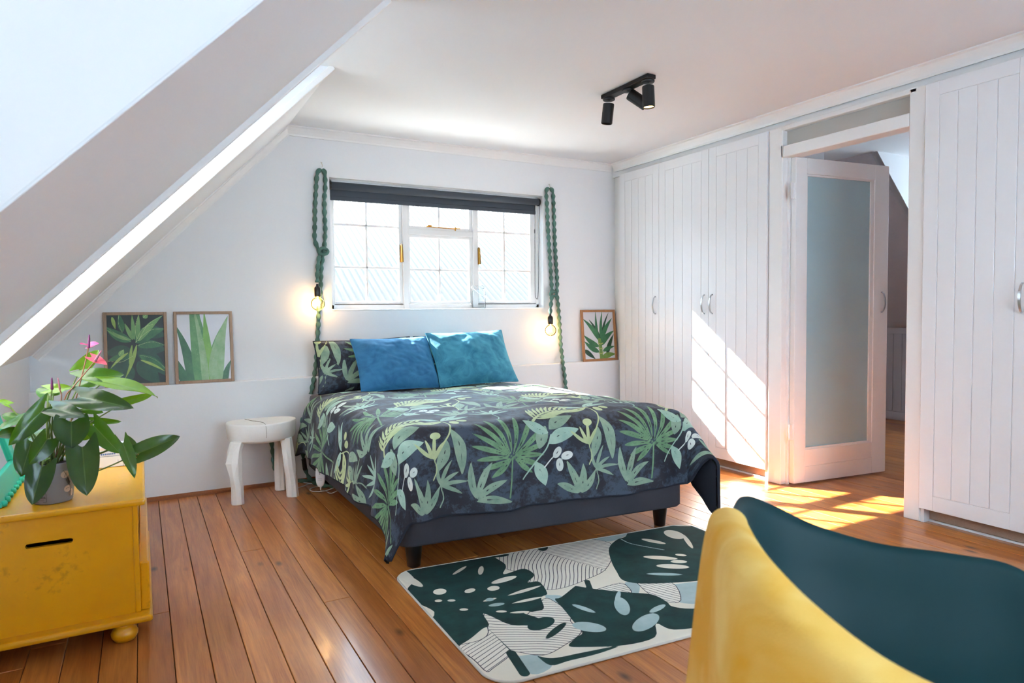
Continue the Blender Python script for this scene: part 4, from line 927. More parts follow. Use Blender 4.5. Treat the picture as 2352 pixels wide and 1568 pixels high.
def rope_lamp(label, hook, s1, s2, knot, sock, bulb, tail=None):
    hp_ = at(*hook, Y=YR+.015); e = empty('rope_lamp', tuple(hp_), label, 'lamp', 'rope lamps beside the window')
    MB().tube([hp_, hp_+np.array([0, -.02, 0])], .0022, 6).tube(bez([hp_+np.array([-.006, -.012, .004]), hp_+np.array([.004, -.016, -.02]), hp_+np.array([.0, -.016, -.032])], 5), .0022, 6).build('string_hook', M['nail'], e)
    rope_mesh(bez(pxs(s1), 8)).build('rope', M['rope'], e, smooth=True)
    rope_mesh(bez(pxs(s2), 8)).build('rope', M['rope'], e, smooth=True)
    k = at(*knot, Y=YR-.012); ring = [k+np.array([.030*math.cos(a), -.014+.008*math.sin(2*a), .022*math.sin(a)]) for a in np.linspace(.3, 2*PI+.3, 20)]
    MB().tube(ring, .011, 8).build('knot', M['rope'], e, smooth=True)
    sp = at(*sock, Y=4.690); 
    MB().lathe([(.010, -.075), (.0215, -.075), (.0225, -.06), (.0225, -.022), (.019, -.010), (.010, -.003), (.008, .012), (0, .014)], tuple(sp), 20).build('socket', M['black_plastic'], e, smooth=True)
    bp_ = np.array(bulb_pos(sp)); R_ = .0475
    prof = [(.0135, .062), (.0145, .05)]+[(R_*math.sin(a), R_*math.cos(a)) for a in np.linspace(.36, PI-.02, 16)]
    MB().lathe(prof[::-1], tuple(bp_), 24).build('bulb', M['bulb_glass'], e, smooth=True)
    fl = MB(); 
    for k_ in range(6):
        a = 2*PI*k_/6; fl.tube([bp_+np.array([.008*math.cos(a), .008*math.sin(a), .030]), bp_+np.array([.015*math.cos(a), .015*math.sin(a), -.015])], .0013, 6)
    fl.tube([bp_+np.array([0, 0, .05]), bp_+np.array([0, 0, .02])], .004, 6)
    fl.build('filament', M['filament'], e)
    ld = bpy.data.lights.new('bulb_light', 'POINT'); ld.energy = 2.2; ld.color = (1.0, .68, .34); ld.shadow_soft_size = .022
    lo_ = bpy.data.objects.new('bulb_light', ld); COL.objects.link(lo_); lo_.location = bp_; lo_.parent = e; lo_.matrix_parent_inverse = e.matrix_world.inverted()
    return e
def bulb_pos(sp): return sp+np.array([0, -.002, -.124])
rope_lamp('bare bulb hung on a knotted green rope, left of the window by the stool', (738, 374),
    [(737, 388), (729, 398), (726, 430), (724, 470), (723, 520), (723, 550), (730, 570), (734, 580), (731, 605, 4.715), (729, 630, 4.70), (729, 648, 4.692)],
    [(740, 388), (746, 398), (747, 430), (745, 460), (746, 500), (747, 530), (745, 565), (742, 585), (738, 615), (737, 645), (735, 690), (732, 720), (731, 750), (728, 800), (725, 840, 4.72), (722, 862, 4.70), (719, 880, 4.665), (714, 905, 4.655)],
    (742, 577), (729, 656), None)
rope_lamp('bare bulb hung on a knotted green rope, right of the window', (1260, 424),
    [(1260, 431), (1255, 440), (1257, 480), (1260, 540), (1264, 600), (1267, 650), (1268, 672, 4.715), (1266, 695, 4.70), (1264, 712, 4.694), (1264, 722, 4.690)],
    [(1263, 431), (1270, 442), (1272, 480), (1274, 540), (1277, 600), (1280, 650), (1279, 672), (1282, 700), (1285, 740), (1288, 790), (1291, 815, 4.72), (1293, 835, 4.67), (1297, 862, 4.66), (1300, 895, 4.655)],
    (1269, 674), (1264, 724), None)

# ================================================================== SPOTLIGHT BAR
t = empty('ceiling_spotlight', (2.445, 3.03, ZC), 'black ceiling bar with three adjustable spot heads, one lit', 'spotlight')
MB().box(2.415, 2.475, 2.83, 3.245, ZC-.024, ZC-.001).build('bar', M['black_metal'], t, bevel=.004)
def spot(x, y, dx, dy, dz, lit=False):
    p0 = Vector((x, y, ZC-.024)); d_ = Vector((dx, dy, dz)).normalized(); s = MB()
    s.lathe([(0, 0), (.034, 0), (.036, -.004), (.034, -.010), (0, -.012)][::-1], tuple(p0), 24)
    h = s.build('head', M['black_metal'], t, smooth=False)
    j = p0+Vector((0, 0, -.014)); MB().tube([p0, j], .007, 10).build('joint', M['black_metal'], h)
    c = j+d_*.012-Vector((0, 0, .004)); q = Vector((0, 0, 1)).rotation_difference(d_).to_matrix()
    MB().lathe([(.026, .010), (.031, 0), (.033, .004), (.033, .112), (.031, .115), (.028, .112), (.028, .02), (.0, .02)], tuple(c), 28, M=q).build('barrel', M['black_metal'], h, smooth=False)
    if lit:
        MB().lathe([(0, .104), (.0275, .104), (.0275, .107), (0, .107)], tuple(c), 28, M=q).build('lens', M['spot_lens'], h)
        ld = bpy.data.lights.new('spot_light', 'SPOT'); ld.energy = 18; ld.spot_size = 1.0; ld.spot_blend = .6; ld.color = (1, .84, .62); ld.shadow_soft_size = .02
        lo_ = bpy.data.objects.new('spot_light', ld); COL.objects.link(lo_); lo_.location = c+d_*.118; lo_.rotation_euler = (-d_).to_track_quat('Z', 'Y').to_euler(); lo_.parent = t; lo_.matrix_parent_inverse = t.matrix_world.inverted()
spot(2.452, 3.215, -.05, .12, -1); spot(2.448, 3.035, .62, -.55, -.62); spot(2.452, 2.868, .03, -.02, -1, True)

# ================================================================== LOG STOOL
t = empty('log_stool', (.655, 4.45, 0), 'white painted stool cut from a log slice, on three rough legs', 'stool')
SCX, SCY, SZ = .652, 4.465, .478
def blob_ring(rx, ry, z, seed, n=40, amt=.03, cx=SCX, cy_=SCY):
    out = []
    for k_ in range(n):
        a = 2*PI*k_/n; r = 1+amt*math.sin(2*a+seed)+amt*.6*math.sin(3*a+seed*2.1)+amt*.35*math.sin(5*a+seed*1.3)
        out.append((cx+rx*r*math.cos(a), cy_+ry*r*math.sin(a), z+.004*math.sin(a*2+seed)))
    return out
rings = [(.14, .11, SZ-.118), (.185, .15, SZ-.116), (.196, .160, SZ-.10), (.202, .166, SZ-.05), (.203, .167, SZ-.010), (.2025, .1665, SZ-.005), (.201, .165, SZ-.0012), (.198, .162, SZ), (.19, .155, SZ+.0003), (.10, .08, SZ+.0015)]
V = []; n = 40
for rx, ry, z in rings: V += blob_ring(rx, ry, z, 1.7)
F = [(i*n+k_, i*n+(k_+1) % n, (i+1)*n+(k_+1) % n, (i+1)*n+k_) for i in range(len(rings)-1) for k_ in range(n)]+[tuple(range(n))[::-1], tuple((len(rings)-1)*n+k_ for k_ in range(n))]
MB().add(V, F).build('seat', M['white_wood'], t, smooth=True)
cr = MB(); c1 = bez([(SCX-.085, SCY+.10, SZ+.0025), (SCX-.07, SCY+.05, SZ+.003), (SCX-.06, SCY+.01, SZ+.003), (SCX-.025, SCY-.05, SZ+.003), (SCX-.005, SCY-.12, SZ+.0025), (SCX+.0, SCY-.158, SZ-.002)], 5)
cr.tube(c1, .0014, 5); cr.tube([(SCX+.002, SCY-.1672, SZ-.012), (SCX+.004, SCY-.170, SZ-.05), (SCX+.003, SCY-.168, SZ-.085)], .0011, 5); cr.build('crack', M['crack'], t)
def rough_leg(pts, name='leg'):
    """pts: (x, y, z, half width); squarish hewn leg"""
    V = []; n = 8
    for i, (x_, y_, z_, w_) in enumerate(pts):
        for k_ in range(n):
            a = 2*PI*(k_+.5)/n; r = w_*(1.0+.10*math.sin(k_*2.3+i*1.7)); V.append((x_+r*math.cos(a)*1.05, y_+r*math.sin(a), z_))
    F = [(i*n+k_, i*n+(k_+1) % n, (i+1)*n+(k_+1) % n, (i+1)*n+k_) for i in range(len(pts)-1) for k_ in range(n)]+[tuple(range(n))[::-1], tuple((len(pts)-1)*n+k_ for k_ in range(n))]
    MB().add(V, F).build(name, M['white_wood'], t, bevel=.003)
rough_leg([(.487, 4.33, 0, .037), (.487, 4.335, .10, .035), (.478, 4.345, .17, .036), (.472, 4.36, .25, .046), (.484, 4.375, .32, .040), (.50, 4.385, .372, .042)])
rough_leg([(.812, 4.34, 0, .037), (.808, 4.345, .10, .036), (.796, 4.355, .20, .037), (.79, 4.37, .30, .035), (.785, 4.38, .372, .037)])
rough_leg([(.775, 4.545, 0, .036), (.773, 4.545, .15, .034), (.772, 4.54, .30, .034), (.77, 4.53, .372, .036)])

# ================================================================== YELLOW CHEST
CX0, CX1, CY0, CY1, CZ = XK+.012, -.028, 2.725, 3.74, .50
t = empty('blanket_chest', (-.29, 3.2, 0), 'chipped yellow painted wooden chest with an end hand slot and bun feet', 'chest')
MB().box(CX0-.004, -.003, CY0-.03, CY1+.02, CZ-.024, CZ).build('lid', M['yellow'], t, bevel=.009, bseg=3)
# end panel with a hand slot: built around the opening
sx0, sx1 = at(57, 1252, Y=CY0)[0], at(168, 1240, Y=CY0)[0]; sz = at(112, 1248, Y=CY0)[2]; sh = .0085
ep = MB(); 
def slot_panel(x0, x1, z0, z1, y0, y1):
    m = MB(); n_ = 8; cx0, cx1 = sx0+sh, sx1-sh
    inner = [(cx1+sh*math.cos(a), sz+sh*math.sin(a)) for a in np.linspace(-PI/2, PI/2, n_)]+[(cx0+sh*math.cos(a), sz+sh*math.sin(a)) for a in np.linspace(PI/2, 3*PI/2, n_)]
    outer = [(x1, z0), (x1, z1), (x0, z1), (x0, z0)]; N_ = len(inner); V = []
    for y_ in (y0, y1): V += [(p[0], y_, p[1]) for p in inner]+[(p[0], y_, p[1]) for p in outer]
    F = []; o_ = N_+4
    def q(k_): return k_ % N_
    for base in (0, o_):
        R0, R1, L1, L0 = base+N_, base+N_+1, base+N_+2, base+N_+3
        F.append(tuple([R0]+[base+i for i in range(0, n_)][::1]+[R1])); F.append(tuple([L1]+[base+i for i in range(n_, 2*n_)]+[L0]))
        F.append((R1, base+n_-1, base+n_, L1)); F.append((L0, base+2*n_-1, base, R0))
    for i in range(N_): F.append((i, q(i+1), o_+q(i+1), o_+i))
    for i in range(4): F.append((N_+i, N_+(i+1) % 4, o_+N_+(i+1) % 4, o_+N_+i))
    return m.add(V, F)
slot_panel(CX0, CX1-.018, .085, CZ-.024, CY0, CY0+.018).build('end_panel', M['yellow'], t)
MB().box(CX1-.018, CX1, CY0-.004, CY0+.03, .085, CZ-.024).build('corner_post', M['yellow'], t, bevel=.004)
MB().box(CX1-.02, CX1-.004, CY0+.03, CY1, .085, CZ-.024).build('side_panel', M['yellow'], t)
MB().box(CX0, CX1-.02, CY1-.018, CY1, .085, CZ-.024).build('end_panel', M['yellow'], t); MB().box(CX0, CX0+.016, CY0+.018, CY1-.018, .085, CZ-.024).build('side_panel', M['yellow'], t)
MB().box(CX0+.016, CX1-.02, CY0+.018, CY1-.018, .085, .1).build('bottom', M['dark_void'], t)
MB().box(CX1-.002, CX1+.030, CY0+.01, CY1-.02, .085, .262).build('drawer_front', M['yellow'], t, bevel=.006)
MB().box(CX0-.004, CX1+.036, CY0-.052, CY1+.02, .062, .086).build('base_moulding', M['yellow'], t, bevel=.010, bseg=3)
for x_, y_ in ((-.082, 2.715), (-.50, 2.715), (-.082, 3.66), (-.50, 3.66)):
    MB().lathe([(.02, 0), (.034, .004), (.042, .018), (.043, .030), (.036, .042), (.030, .048), (.034, .056), (.034, .063)], (x_, y_, 0), 22).build('foot', M['yellow'], t, smooth=True)
# ---- books on the chest
def book(x0, x1, y0, y1, z0, z1, label, pages='right', extra=None):
    e = empty('book', ((x0+x1)/2, (y0+y1)/2, z0), label, 'book', 'white books stacked on the yellow chest'); c = .0022
    m = MB(); m.box(x0, x1, y0, y1, z0, z0+c); m.box(x0, x1, y0, y1, z1-c, z1); m.box(x0, x1, y0, y0+c, z0, z1); m.build('cover', M['cover'], e, bevel=.0008, bseg=1)
    MB().box(x0+.003, x1-.003, y0+c, y1-.003, z0+c, z1-c).build('pages', M['paper'], e)
    for a in (extra or []): a(e)
    return e
def mark(x0, x1, y, z0, z1, mat, nm='spine_print'): return lambda e: MB().box(x0, x1, y-.0006, y, z0, z1).build(nm, M[mat], e)
by = 3.335; b0 = CZ+.001
book(-.26, -.0835, by, by+.14, b0, b0+.047, 'white hardback lying flat, lowest in the pile, spine to the room', extra=[mark(-.1085, -.1045, by, b0+.012, b0+.016, 'ink'), mark(-.1025, -.1010, by, b0+.013, b0+.030, 'grey_mark')])
book(-.0820, -.046, by, by+.14, b0, b0+.047, 'narrow white book at the end of the pile, nearest the wall', extra=[mark(-.062, -.059, by, b0+.014, b0+.018, 'ink'), mark(-.0575, -.056, by, b0+.014, b0+.032, 'grey_mark')])
book(-.25, -.064, by+.004, by+.135, b0+.0475, b0+.066, 'white paperback with blue spine lettering lying on the lower books', extra=[mark(-.165+.007*i, -.160+.007*i, by+.004, b0+.053, b0+.060, 'cover_blue', 'spine_letter') for i in range(8)]+[mark(-.086, -.079, by+.004, b0+.055, b0+.058, 'cover_red')])
book(-.23, -.060, by+.012, by+.135, b0+.0665, b0+.087, 'white paperback with a peach label on top of the pile', extra=[mark(-.19, -.11, by+.012, b0+.071, b0+.083, 'cover_peach', 'peach_label'), mark(-.10, -.092, by+.012, b0+.072, b0+.076, 'cover_blue')])
# ---- turquoise mirror leaning on the knee wall
t = empty('framed_mirror', (-.50, 3.0, CZ), 'turquoise painted wooden mirror leaning on the knee wall behind the plant', 'mirror')
def mp_(y_, z_, d_=0.0):
    k_ = (z_-CZ)/.37; return (-.447-.098*k_+d_, y_, z_)
def mbar(y0, y1, z0, z1, nm, mat, d0=0.0, d1=.02, wob=0.0):
    V = [mp_(y_, z_, d_) for d_ in (d0, d1) for y_, z_ in ((y0, z0), (y1, z0), (y1, z1), (y0, z1))]
    MB().add(V, [(3,2,1,0),(4,5,6,7),(0,1,5,4),(1,2,6,5),(2,3,7,6),(3,0,4,7)]).build(nm, mat, t, bevel=.004)
my0, my1, mz0, mz1 = 2.80, 3.30, CZ+.004, CZ+.37
mbar(my0, my1, mz0, mz0+.085, 'frame_rail', M['turquoise']); mbar(my0, my1, mz1-.07, mz1, 'frame_rail', M['turquoise']); mbar(my0, my0+.07, mz0+.085, mz1-.07, 'frame_side', M['turquoise']); mbar(my1-.07, my1, mz0+.085, mz1-.07, 'frame_side', M['turquoise'])
mbar(my0+.06, my1-.06, mz0+.08, mz1-.065, 'mirror_glass', M['mirror'], .004, .008)
for i in range(8): y_ = my0+.03+i*.063; MB().lathe([(.0, -.011), (.008, -.009), (.011, 0), (.008, .009), (0, .011)], mp_(y_, CZ+.012, .024), 10).build('carved_bead', M['turquoise'], t, smooth=True)

# ================================================================== POTTED ANTHURIUM
PX, PY = -.288, 2.835
t = empty('potted_anthurium', (PX, PY, CZ), 'pink flowering anthurium in a grey printed pot on the yellow chest', 'plant')
PH = .142
pot = MB().lathe([(0, .002), (.056, 0), (.060, .004), (.0755, PH-.004), (.0765, PH), (.073, PH), (.070, PH-.012), (.066, PH-.02), (0, PH-.02)], (PX, PY, CZ+.001), 40).build('pot', M['pot'], t, smooth=True)
MB().lathe([(0, PH-.020), (.066, PH-.019), (.06, PH-.012), (.03, PH-.006), (0, PH-.005)], (PX, PY, CZ+.001), 24).build('soil', M['soil'], t)
def on_pot(a, z): r = .060+(.0755-.060)*(z/PH)+.0009; return (PX+r*math.cos(a), PY+r*math.sin(a), CZ+.001+z)
def disc(a0, z0, w, h, mat, nm, ang=0.0):
    V = [on_pot(a0, z0)]; n_ = 18
    for k_ in range(n_):
        th = 2*PI*k_/n_; u, v_ = w*math.cos(th), h*math.sin(th); V.append(on_pot(a0+(u*math.cos(ang)-v_*math.sin(ang))/.068, z0+u*math.sin(ang)+v_*math.cos(ang)))
    MB().add(V, [(0, 1+k_, 1+(k_+1) % n_) for k_ in range(n_)]).build(nm, M[mat], pot)
A0 = math.atan2(-PY, -PX)                                            # direction from the pot to the camera
disc(A0+.55, .100, .014, .013, 'pot_pink', 'leaf_print'); disc(A0+.72, .047, .014, .012, 'pot_pink', 'leaf_print'); disc(A0+1.0, .030, .008, .013, 'pot_pink', 'leaf_print')
def pline(pts, w=.0006): MB().tube([on_pot(A0+a, z) for a, z in pts], w, 5).build('twig_print', M['pot_black'], pot)
pline([(.45, .115), (.60, .10), (.70, .085), (.74, .07)]); pline([(.50, .09), (.60, .105)]); pline([(.78, .07), (.90, .045), (.93, .02)]); pline([(.62, .047), (.72, .05), (.82, .047)])
for i in range(5): pline([(.60+.03*i, .078-.004*i), (.72+.03*i, .086-.004*i)], .0008)
# label on the pot
def pot_text(body, a0, z0, size):
    cu = bpy.data.curves.new('pot_lettering', 'FONT'); cu.body = body; cu.size = size; cu.align_x = 'CENTER'; cu.align_y = 'CENTER'; cu.offset = size*.025
    ob = bpy.data.objects.new('tmp', cu); COL.objects.link(ob); bpy.context.view_layer.update()
    me = bpy.data.meshes.new_from_object(ob.evaluated_get(bpy.context.evaluated_depsgraph_get())); bpy.data.objects.remove(ob)
    for v_ in me.vertices: v_.co = on_pot(a0+v_.co.x/.066, z0+v_.co.y)
    o_ = bpy.data.objects.new('pot_lettering', me); COL.objects.link(o_); me.materials.append(M['pot_black']); o_.parent = pot; o_.matrix_parent_inverse = pot.matrix_world.inverted()
LA = A0-.62
pot_text('FLOWER', LA, .026, .0095)
def lrect(w, h, z0):
    pts = []
    for cx, cz, s0 in ((w-.003, h-.003, 0), (-w+.003, h-.003, 1), (-w+.003, -h+.003, 2), (w-.003, -h+.003, 3)):
        for k_ in range(4): a = PI/2*(s0+k_/3); pts.append(on_pot(LA+(cx+.003*math.cos(a))/.066, z0+cz+.003*math.sin(a)))
    pts.append(pts[0]); MB().tube(pts, .0006, 5).build('label_border', M['pot_black'], pot)
lrect(.021, .0155, .026)
MB().tube([on_pot(LA+x_/.066, .035+.0012*math.sin(x_*900)) for x_ in np.linspace(-.014, .012, 18)], .0006, 5).build('label_script', M['pot_black'], pot)
MB().tube([on_pot(LA+x_/.066, .0175) for x_ in np.linspace(-.013, .013, 8)], .0005, 5).build('label_line', M['pot_black'], pot)
# leaves: heart-shaped blades on arching stalks
def k1(x, y): return (x/3.485, 740+y/3.485)
CAMP = np.array([0, 0, CAM_H])
def leaf(b, tip, wpx, mat, Yb, Yt, fold=.25, droop=.10, twist=0.0, facing=.75):
    p0 = at(*k1(*b), Y=Yb); p1 = at(*k1(*tip), Y=Yt); L = np.linalg.norm(p1-p0); ax = (p1-p0)/L
    wm = 1.2*wpx/3.485*((p0-CAMP)@AF)/FPX/2
    nrm = (CAMP-p0)/np.linalg.norm(CAMP-p0)*facing+np.array([0, 0, 1-facing]); nrm = nrm-ax*(nrm@ax); nrm /= np.linalg.norm(nrm); sd = np.cross(ax, nrm)
    c, s = math.cos(twist), math.sin(twist); nrm, sd = nrm*c+sd*s, sd*c-nrm*s
    ns, nt = 15, 9; P_ = np.zeros((ns, nt, 3)); vn = np.zeros((ns, nt))
    for i, q in enumerate(np.linspace(0, 1, ns)):
        pf = (1-q)**.78*(.74+1.55*q-.35*q*q)/1.0; pf = min(pf, 1.1) if q < .999 else 0.0
        for j, u in enumerate(np.linspace(-1, 1, nt)):
            along = q-.34*abs(u)**1.2*(1-q)**2
            hgt = fold*abs(u)*pf*wm*1.0-.35*fold*(abs(u)*pf)**2*wm-droop*L*(q*q-.4*q)+.03*L*math.sin(q*7+u*2)*abs(u)
            P_[i, j] = p0+ax*L*along+sd*wm*pf*u+nrm*hgt; vn[i, j] = abs(u)*.9+.02
    m = MB().grid(P_); me = bpy.data.meshes.new('leaf'); me.from_pydata(m.v, [], m.f); me.update(); me.shade_smooth(); me.materials.append(M[mat]); set_attr(me, 'vein', vn)
    o_ = bpy.data.objects.new('leaf', me); COL.objects.link(o_); o_.parent = t; o_.matrix_parent_inverse = t.matrix_world.inverted(); subsurf(o_, 1)
    return p0
SOIL = np.array([PX, PY, CZ+PH-.012])
def stalk(p, mat='stem', r=.0028, arch=.0, off=None):
    a = off if off is not None else SOIL+np.array([rng.uniform(-.03, .03), rng.uniform(-.03, .03), 0]); p = np.array(p); mid = (a+p)/2+np.array([0, 0, .25*abs(p[2]-a[2])*.3+arch])
    mid[:2] = a[:2]*.62+p[:2]*.38
    MB().tube(bez([a, mid, p], 9), lambda q: r*(1.15-.35*q), 7).build('stalk', M[mat], t, smooth=True)
for b, tip, w_, mt, Yb, Yt, fo, dr, tw, fc, ar in [
    ((640,375),(790,222),110,'leaf_light',2.93,2.96,.35,.05,.5,.6,.0), ((655,455),(990,415),150,'leaf_mid',2.90,2.86,.2,.1,.3,.55,.0),
    ((830,480),(1262,562),165,'leaf_light',2.84,2.74,.3,.16,-.35,.5,.02), ((650,600),(1058,678),165,'leaf_dark',2.82,2.72,.25,.12,.35,.55,.02),
    ((1005,632),(1225,575),70,'leaf_light',2.87,2.84,.3,.05,.9,.6,.0), ((385,535),(582,520),75,'leaf_light',2.90,2.88,.3,.1,.6,.4,.0),
    ((395,590),(288,535),95,'leaf_mid',2.92,2.94,.2,.05,.0,.7,.0), ((425,690),(680,752),135,'leaf_dark',2.80,2.74,.2,.1,.25,.45,.01),
    ((572,800),(572,1008),235,'leaf_dark',2.77,2.735,.35,.02,.0,.85,.03), ((352,690),(72,985),150,'leaf_dark',2.80,2.74,.3,.1,-.5,.6,.02),
    ((172,775),(-10,845),105,'leaf_mid',2.84,2.82,.2,.1,.3,.55,.0), ((100,885),(-20,905),105,'leaf_dark',2.82,2.80,.2,.1,.0,.6,.0),
    ((68,660),(-12,625),85,'leaf_light',2.88,2.88,.3,.05,.5,.6,.0), ((250,962),(165,1235),180,'leaf_dark',2.79,2.76,.25,.05,.1,.8,.0),
    ((372,940),(240,1135),165,'leaf_dark',2.75,2.71,.35,.12,-.6,.75,.03), ((335,1160),(256,1460),180,'leaf_dark',2.735,2.70,.22,.06,.0,.85,.05),
    ((660,1005),(692,1386),220,'leaf_dark',2.745,2.70,.18,.04,.15,.88,.06), ((755,830),(958,1048),145,'leaf_mid',2.80,2.76,.35,.08,.35,.7,.02),
    ((1118,1045),(1442,908),150,'leaf_dark',2.84,2.84,.3,.08,.3,.6,-.05), ((985,972),(1082,1248),100,'leaf_mid',2.82,2.78,.5,.06,-.3,.8,-.02),
    ((665,688),(828,722),70,'leaf_mid',2.90,2.88,.3,.08,.4,.55,.0), ((730,785),(972,797),55,'leaf_mid',2.92,2.90,.4,.05,.7,.6,.0),
    ((748,842),(668,945),85,'leaf_light',2.88,2.87,.3,.1,-.3,.7,.0), ((335,900),(175,945),100,'leaf_mid',2.90,2.90,.25,.1,.2,.6,.0),
    ((385,1088),(335,1118),60,'leaf_light',2.765,2.76,.4,.3,.6,.6,.01), ((135,772),(15,738),85,'leaf_mid',2.88,2.90,.25,.05,.0,.65,.0),
    ((1000,970),(1100,1075),120,'leaf_dark',2.86,2.85,.3,.05,.0,.7,-.03), ((430,560),(515,545),60,'leaf_mid',2.93,2.93,.3,.05,.3,.6,.0)]:
    p0 = leaf(b, tip, w_, mt, Yb, Yt, fo, dr, tw, fc); stalk(p0, arch=ar)
def spadix(b, tip, Y_, r, mat, parent=None):
    p, q = at(*k1(*b), Y=Y_), at(*k1(*tip), Y=Y_); MB().tube([p+(q-p)*k_ for k_ in np.linspace(0, 1, 8)], lambda s: r*(1.1-.6*s**2), 10).build('spadix', M[mat], parent or t, smooth=True)
def spathe(b, tip, w_, Y0, Y1, mat, tw, fc, fo=.3, dr=.1):
    M['_sp'] = M[mat]; p = leaf(b, tip, w_, '_sp', Y0, Y1, fo, dr, tw, fc); o_ = [o for o in COL.objects if o.name.startswith('leaf')][-1]
    return p
def flower_stalk(pts, Y_, mat): MB().tube(bez([at(*k1(*q), Y=Y_) for q in pts]+[SOIL], 8), .0022, 7).build('flower_stalk', M[mat], t, smooth=True)
n0 = set(o.name for o in bpy.data.objects)
spathe((708,190),(640,168),62,2.86,2.84,'pink',.3,.45); spathe((712,190),(790,168),72,2.86,2.85,'pink',-.2,.5); spathe((735,280),(858,338),66,2.84,2.81,'coral',.2,.4,.2,.05)
for o in bpy.data.objects:
    if o.name not in n0 and o.name.startswith('leaf'): o.name = 'spathe'
spadix((710,205),(715,98),2.845,.0042,'purple'); spadix((760,312),(813,224),2.82,.0042,'mauve'); spadix((417,538),(414,442),2.84,.0042,'purple'); spadix((480,535),(463,442),2.87,.003,'mauve')
flower_stalk([(708,200),(680,330),(645,470),(600,650),(565,800)], 2.865, 'stem_red'); flower_stalk([(757,315),(660,430),(585,520),(510,640)], 2.85, 'stem_red')
flower_stalk([(416,538),(400,680),(378,850)], 2.845, 'stem'); flower_stalk([(480,535),(488,640)], 2.87, 'stem_red')

# ================================================================== CORDS AND HEATING CONTROL
rp_ = [at(697, 1028, Y=4.60), at(696, 1045, Y=4.60), at(698, 1060, Y=4.60), at(703, 1082, Y=4.59), at(711, 1098, Y=4.57)]
rp_ += [np.array([*at(722, 1108, Z=.017)[:2], .017]), np.array([*at(738, 1114, Z=.016)[:2], .016]), np.array([*at(765, 1116, Z=.016)[:2], .016])]
e = empty('lamp_cord', tuple(rp_[5]), 'green knotted lamp cord with black switch trailing to the floor by the bed', 'cord')
rope_mesh(bez([np.array([rp_[0][0]+.005, 4.64, .45])]+rp_, 8), r0=.008, r1=.0135).build('rope', M['rope'], e, smooth=True)
q = at(698, 1066, Y=4.59); MB().tube([q+np.array([-.003, 0, .038]), q+np.array([0, 0, .03]), q+np.array([.006, 0, -.03]), q+np.array([.009, 0, -.038])], .015, 12).build('switch', M['black_plastic'], e, smooth=True)
e = empty('lamp_cord', (.75, 4.63, 0), 'green knotted lamp cord hanging behind the log stool', 'cord')
sp_ = [at(623, 1010, Y=4.665), at(626, 1035, Y=4.665), at(628, 1060, Y=4.66), at(633, 1080, Y=4.655), at(644, 1094, Y=4.65)]; sp_ += [np.array([.92, 4.65, .017]), np.array([1.05, 4.63, .017])]
rope_mesh(bez(sp_, 8), r0=.008, r1=.0135).build('rope', M['rope'], e, smooth=True); 
e = empty('power_cable', (.85, 4.6, 0), 'thin white cable running along the wall behind the stool to the bed', 'cable')
cb = [at(627, 1012, Y=4.672), at(629, 1045, Y=4.67), at(640, 1072, Y=4.66), at(637, 1090, Y=4.65), at(645, 1108, Y=4.64)]+[np.array([*at(x_, y_, Z=.004)[:2], .004]) for x_, y_ in ((690, 1107), (715, 1110), (755, 1109))]
MB().tube(bez(cb, 8), .0032, 6).build('cable', M['white_plastic'], e, smooth=True)
fl_ = [np.array([*at(x_, y_, Z=.004)[:2], .004]) for x_, y_ in ((684, 1120), (697, 1116), (712, 1111), (735, 1113))]
MB().tube(bez(fl_, 8), .003, 6).build('cable', M['white_plastic'], e, smooth=True)
t = empty('blanket_control', tuple(at(735, 1110, X=.925)), 'white electric blanket control hanging by its cord at the bedside', 'controller')
rc = at(736, 1090, X=.918); rx, ry = .0, .0; hh, ww = .072, .028
AXh = np.array([AX[0], AX[1], 0]); AXh /= np.linalg.norm(AXh); AFh = np.array([AF[0], AF[1], 0]); AFh /= np.linalg.norm(AFh)
prof = []
for k_ in range(28):
    a = 2*PI*k_/28; ex_ = math.copysign(abs(math.cos(a))**.7, math.cos(a))*ww; ez_ = math.copysign(abs(math.sin(a))**.8, math.sin(a))*hh; prof.append((ex_, ez_))
V = []
for d_, sc_ in ((-.012, .8), (-.009, .97), (0, 1.0), (.009, .97), (.012, .8)): V += [tuple(rc+AXh*x_*sc_+np.array([0, 0, z_*(1-(1-sc_)*.5)])+AFh*d_) for x_, z_ in prof]
F = [(i*28+k_, i*28+(k_+1) % 28, (i+1)*28+(k_+1) % 28, (i+1)*28+k_) for i in range(4) for k_ in range(28)]+[tuple(range(28))[::-1], tuple(4*28+k_ for k_ in range(28))]
ctl = MB().add(V, F).build('body', M['white_plastic'], t, smooth=True)
def cmark(x0, x1, z0, z1, mat, nm):
    V = [tuple(rc+AXh*x_+np.array([0, 0, z_])-AFh*d_) for d_ in (.0118, .0128) for x_, z_ in ((x0, z0), (x1, z0), (x1, z1), (x0, z1))]; MB().add(V, [(3,2,1,0),(4,5,6,7),(0,1,5,4),(1,2,6,5),(2,3,7,6),(3,0,4,7)]).build(nm, M[mat], ctl)
cmark(-.012, .010, .048, .053, 'blue_mark', 'logo_mark'); cmark(-.017, .012, .026, .0272, 'grey_mark', 'line_mark'); cmark(-.0012, .0012, .004, .014, 'ink', 'setting_mark'); cmark(-.012, .012, -.018, -.0168, 'grey_mark', 'line_mark'); cmark(-.012, .012, -.030, -.0288, 'grey_mark', 'line_mark')
top = rc+np.array([0, 0, hh]); MB().tube(bez([top-np.array([0, 0, .004]), top+np.array([.004, 0, .02]), top+np.array([.015, .01, .05])], 6), .003, 6).build('cord', M['white_plastic'], t, smooth=True)
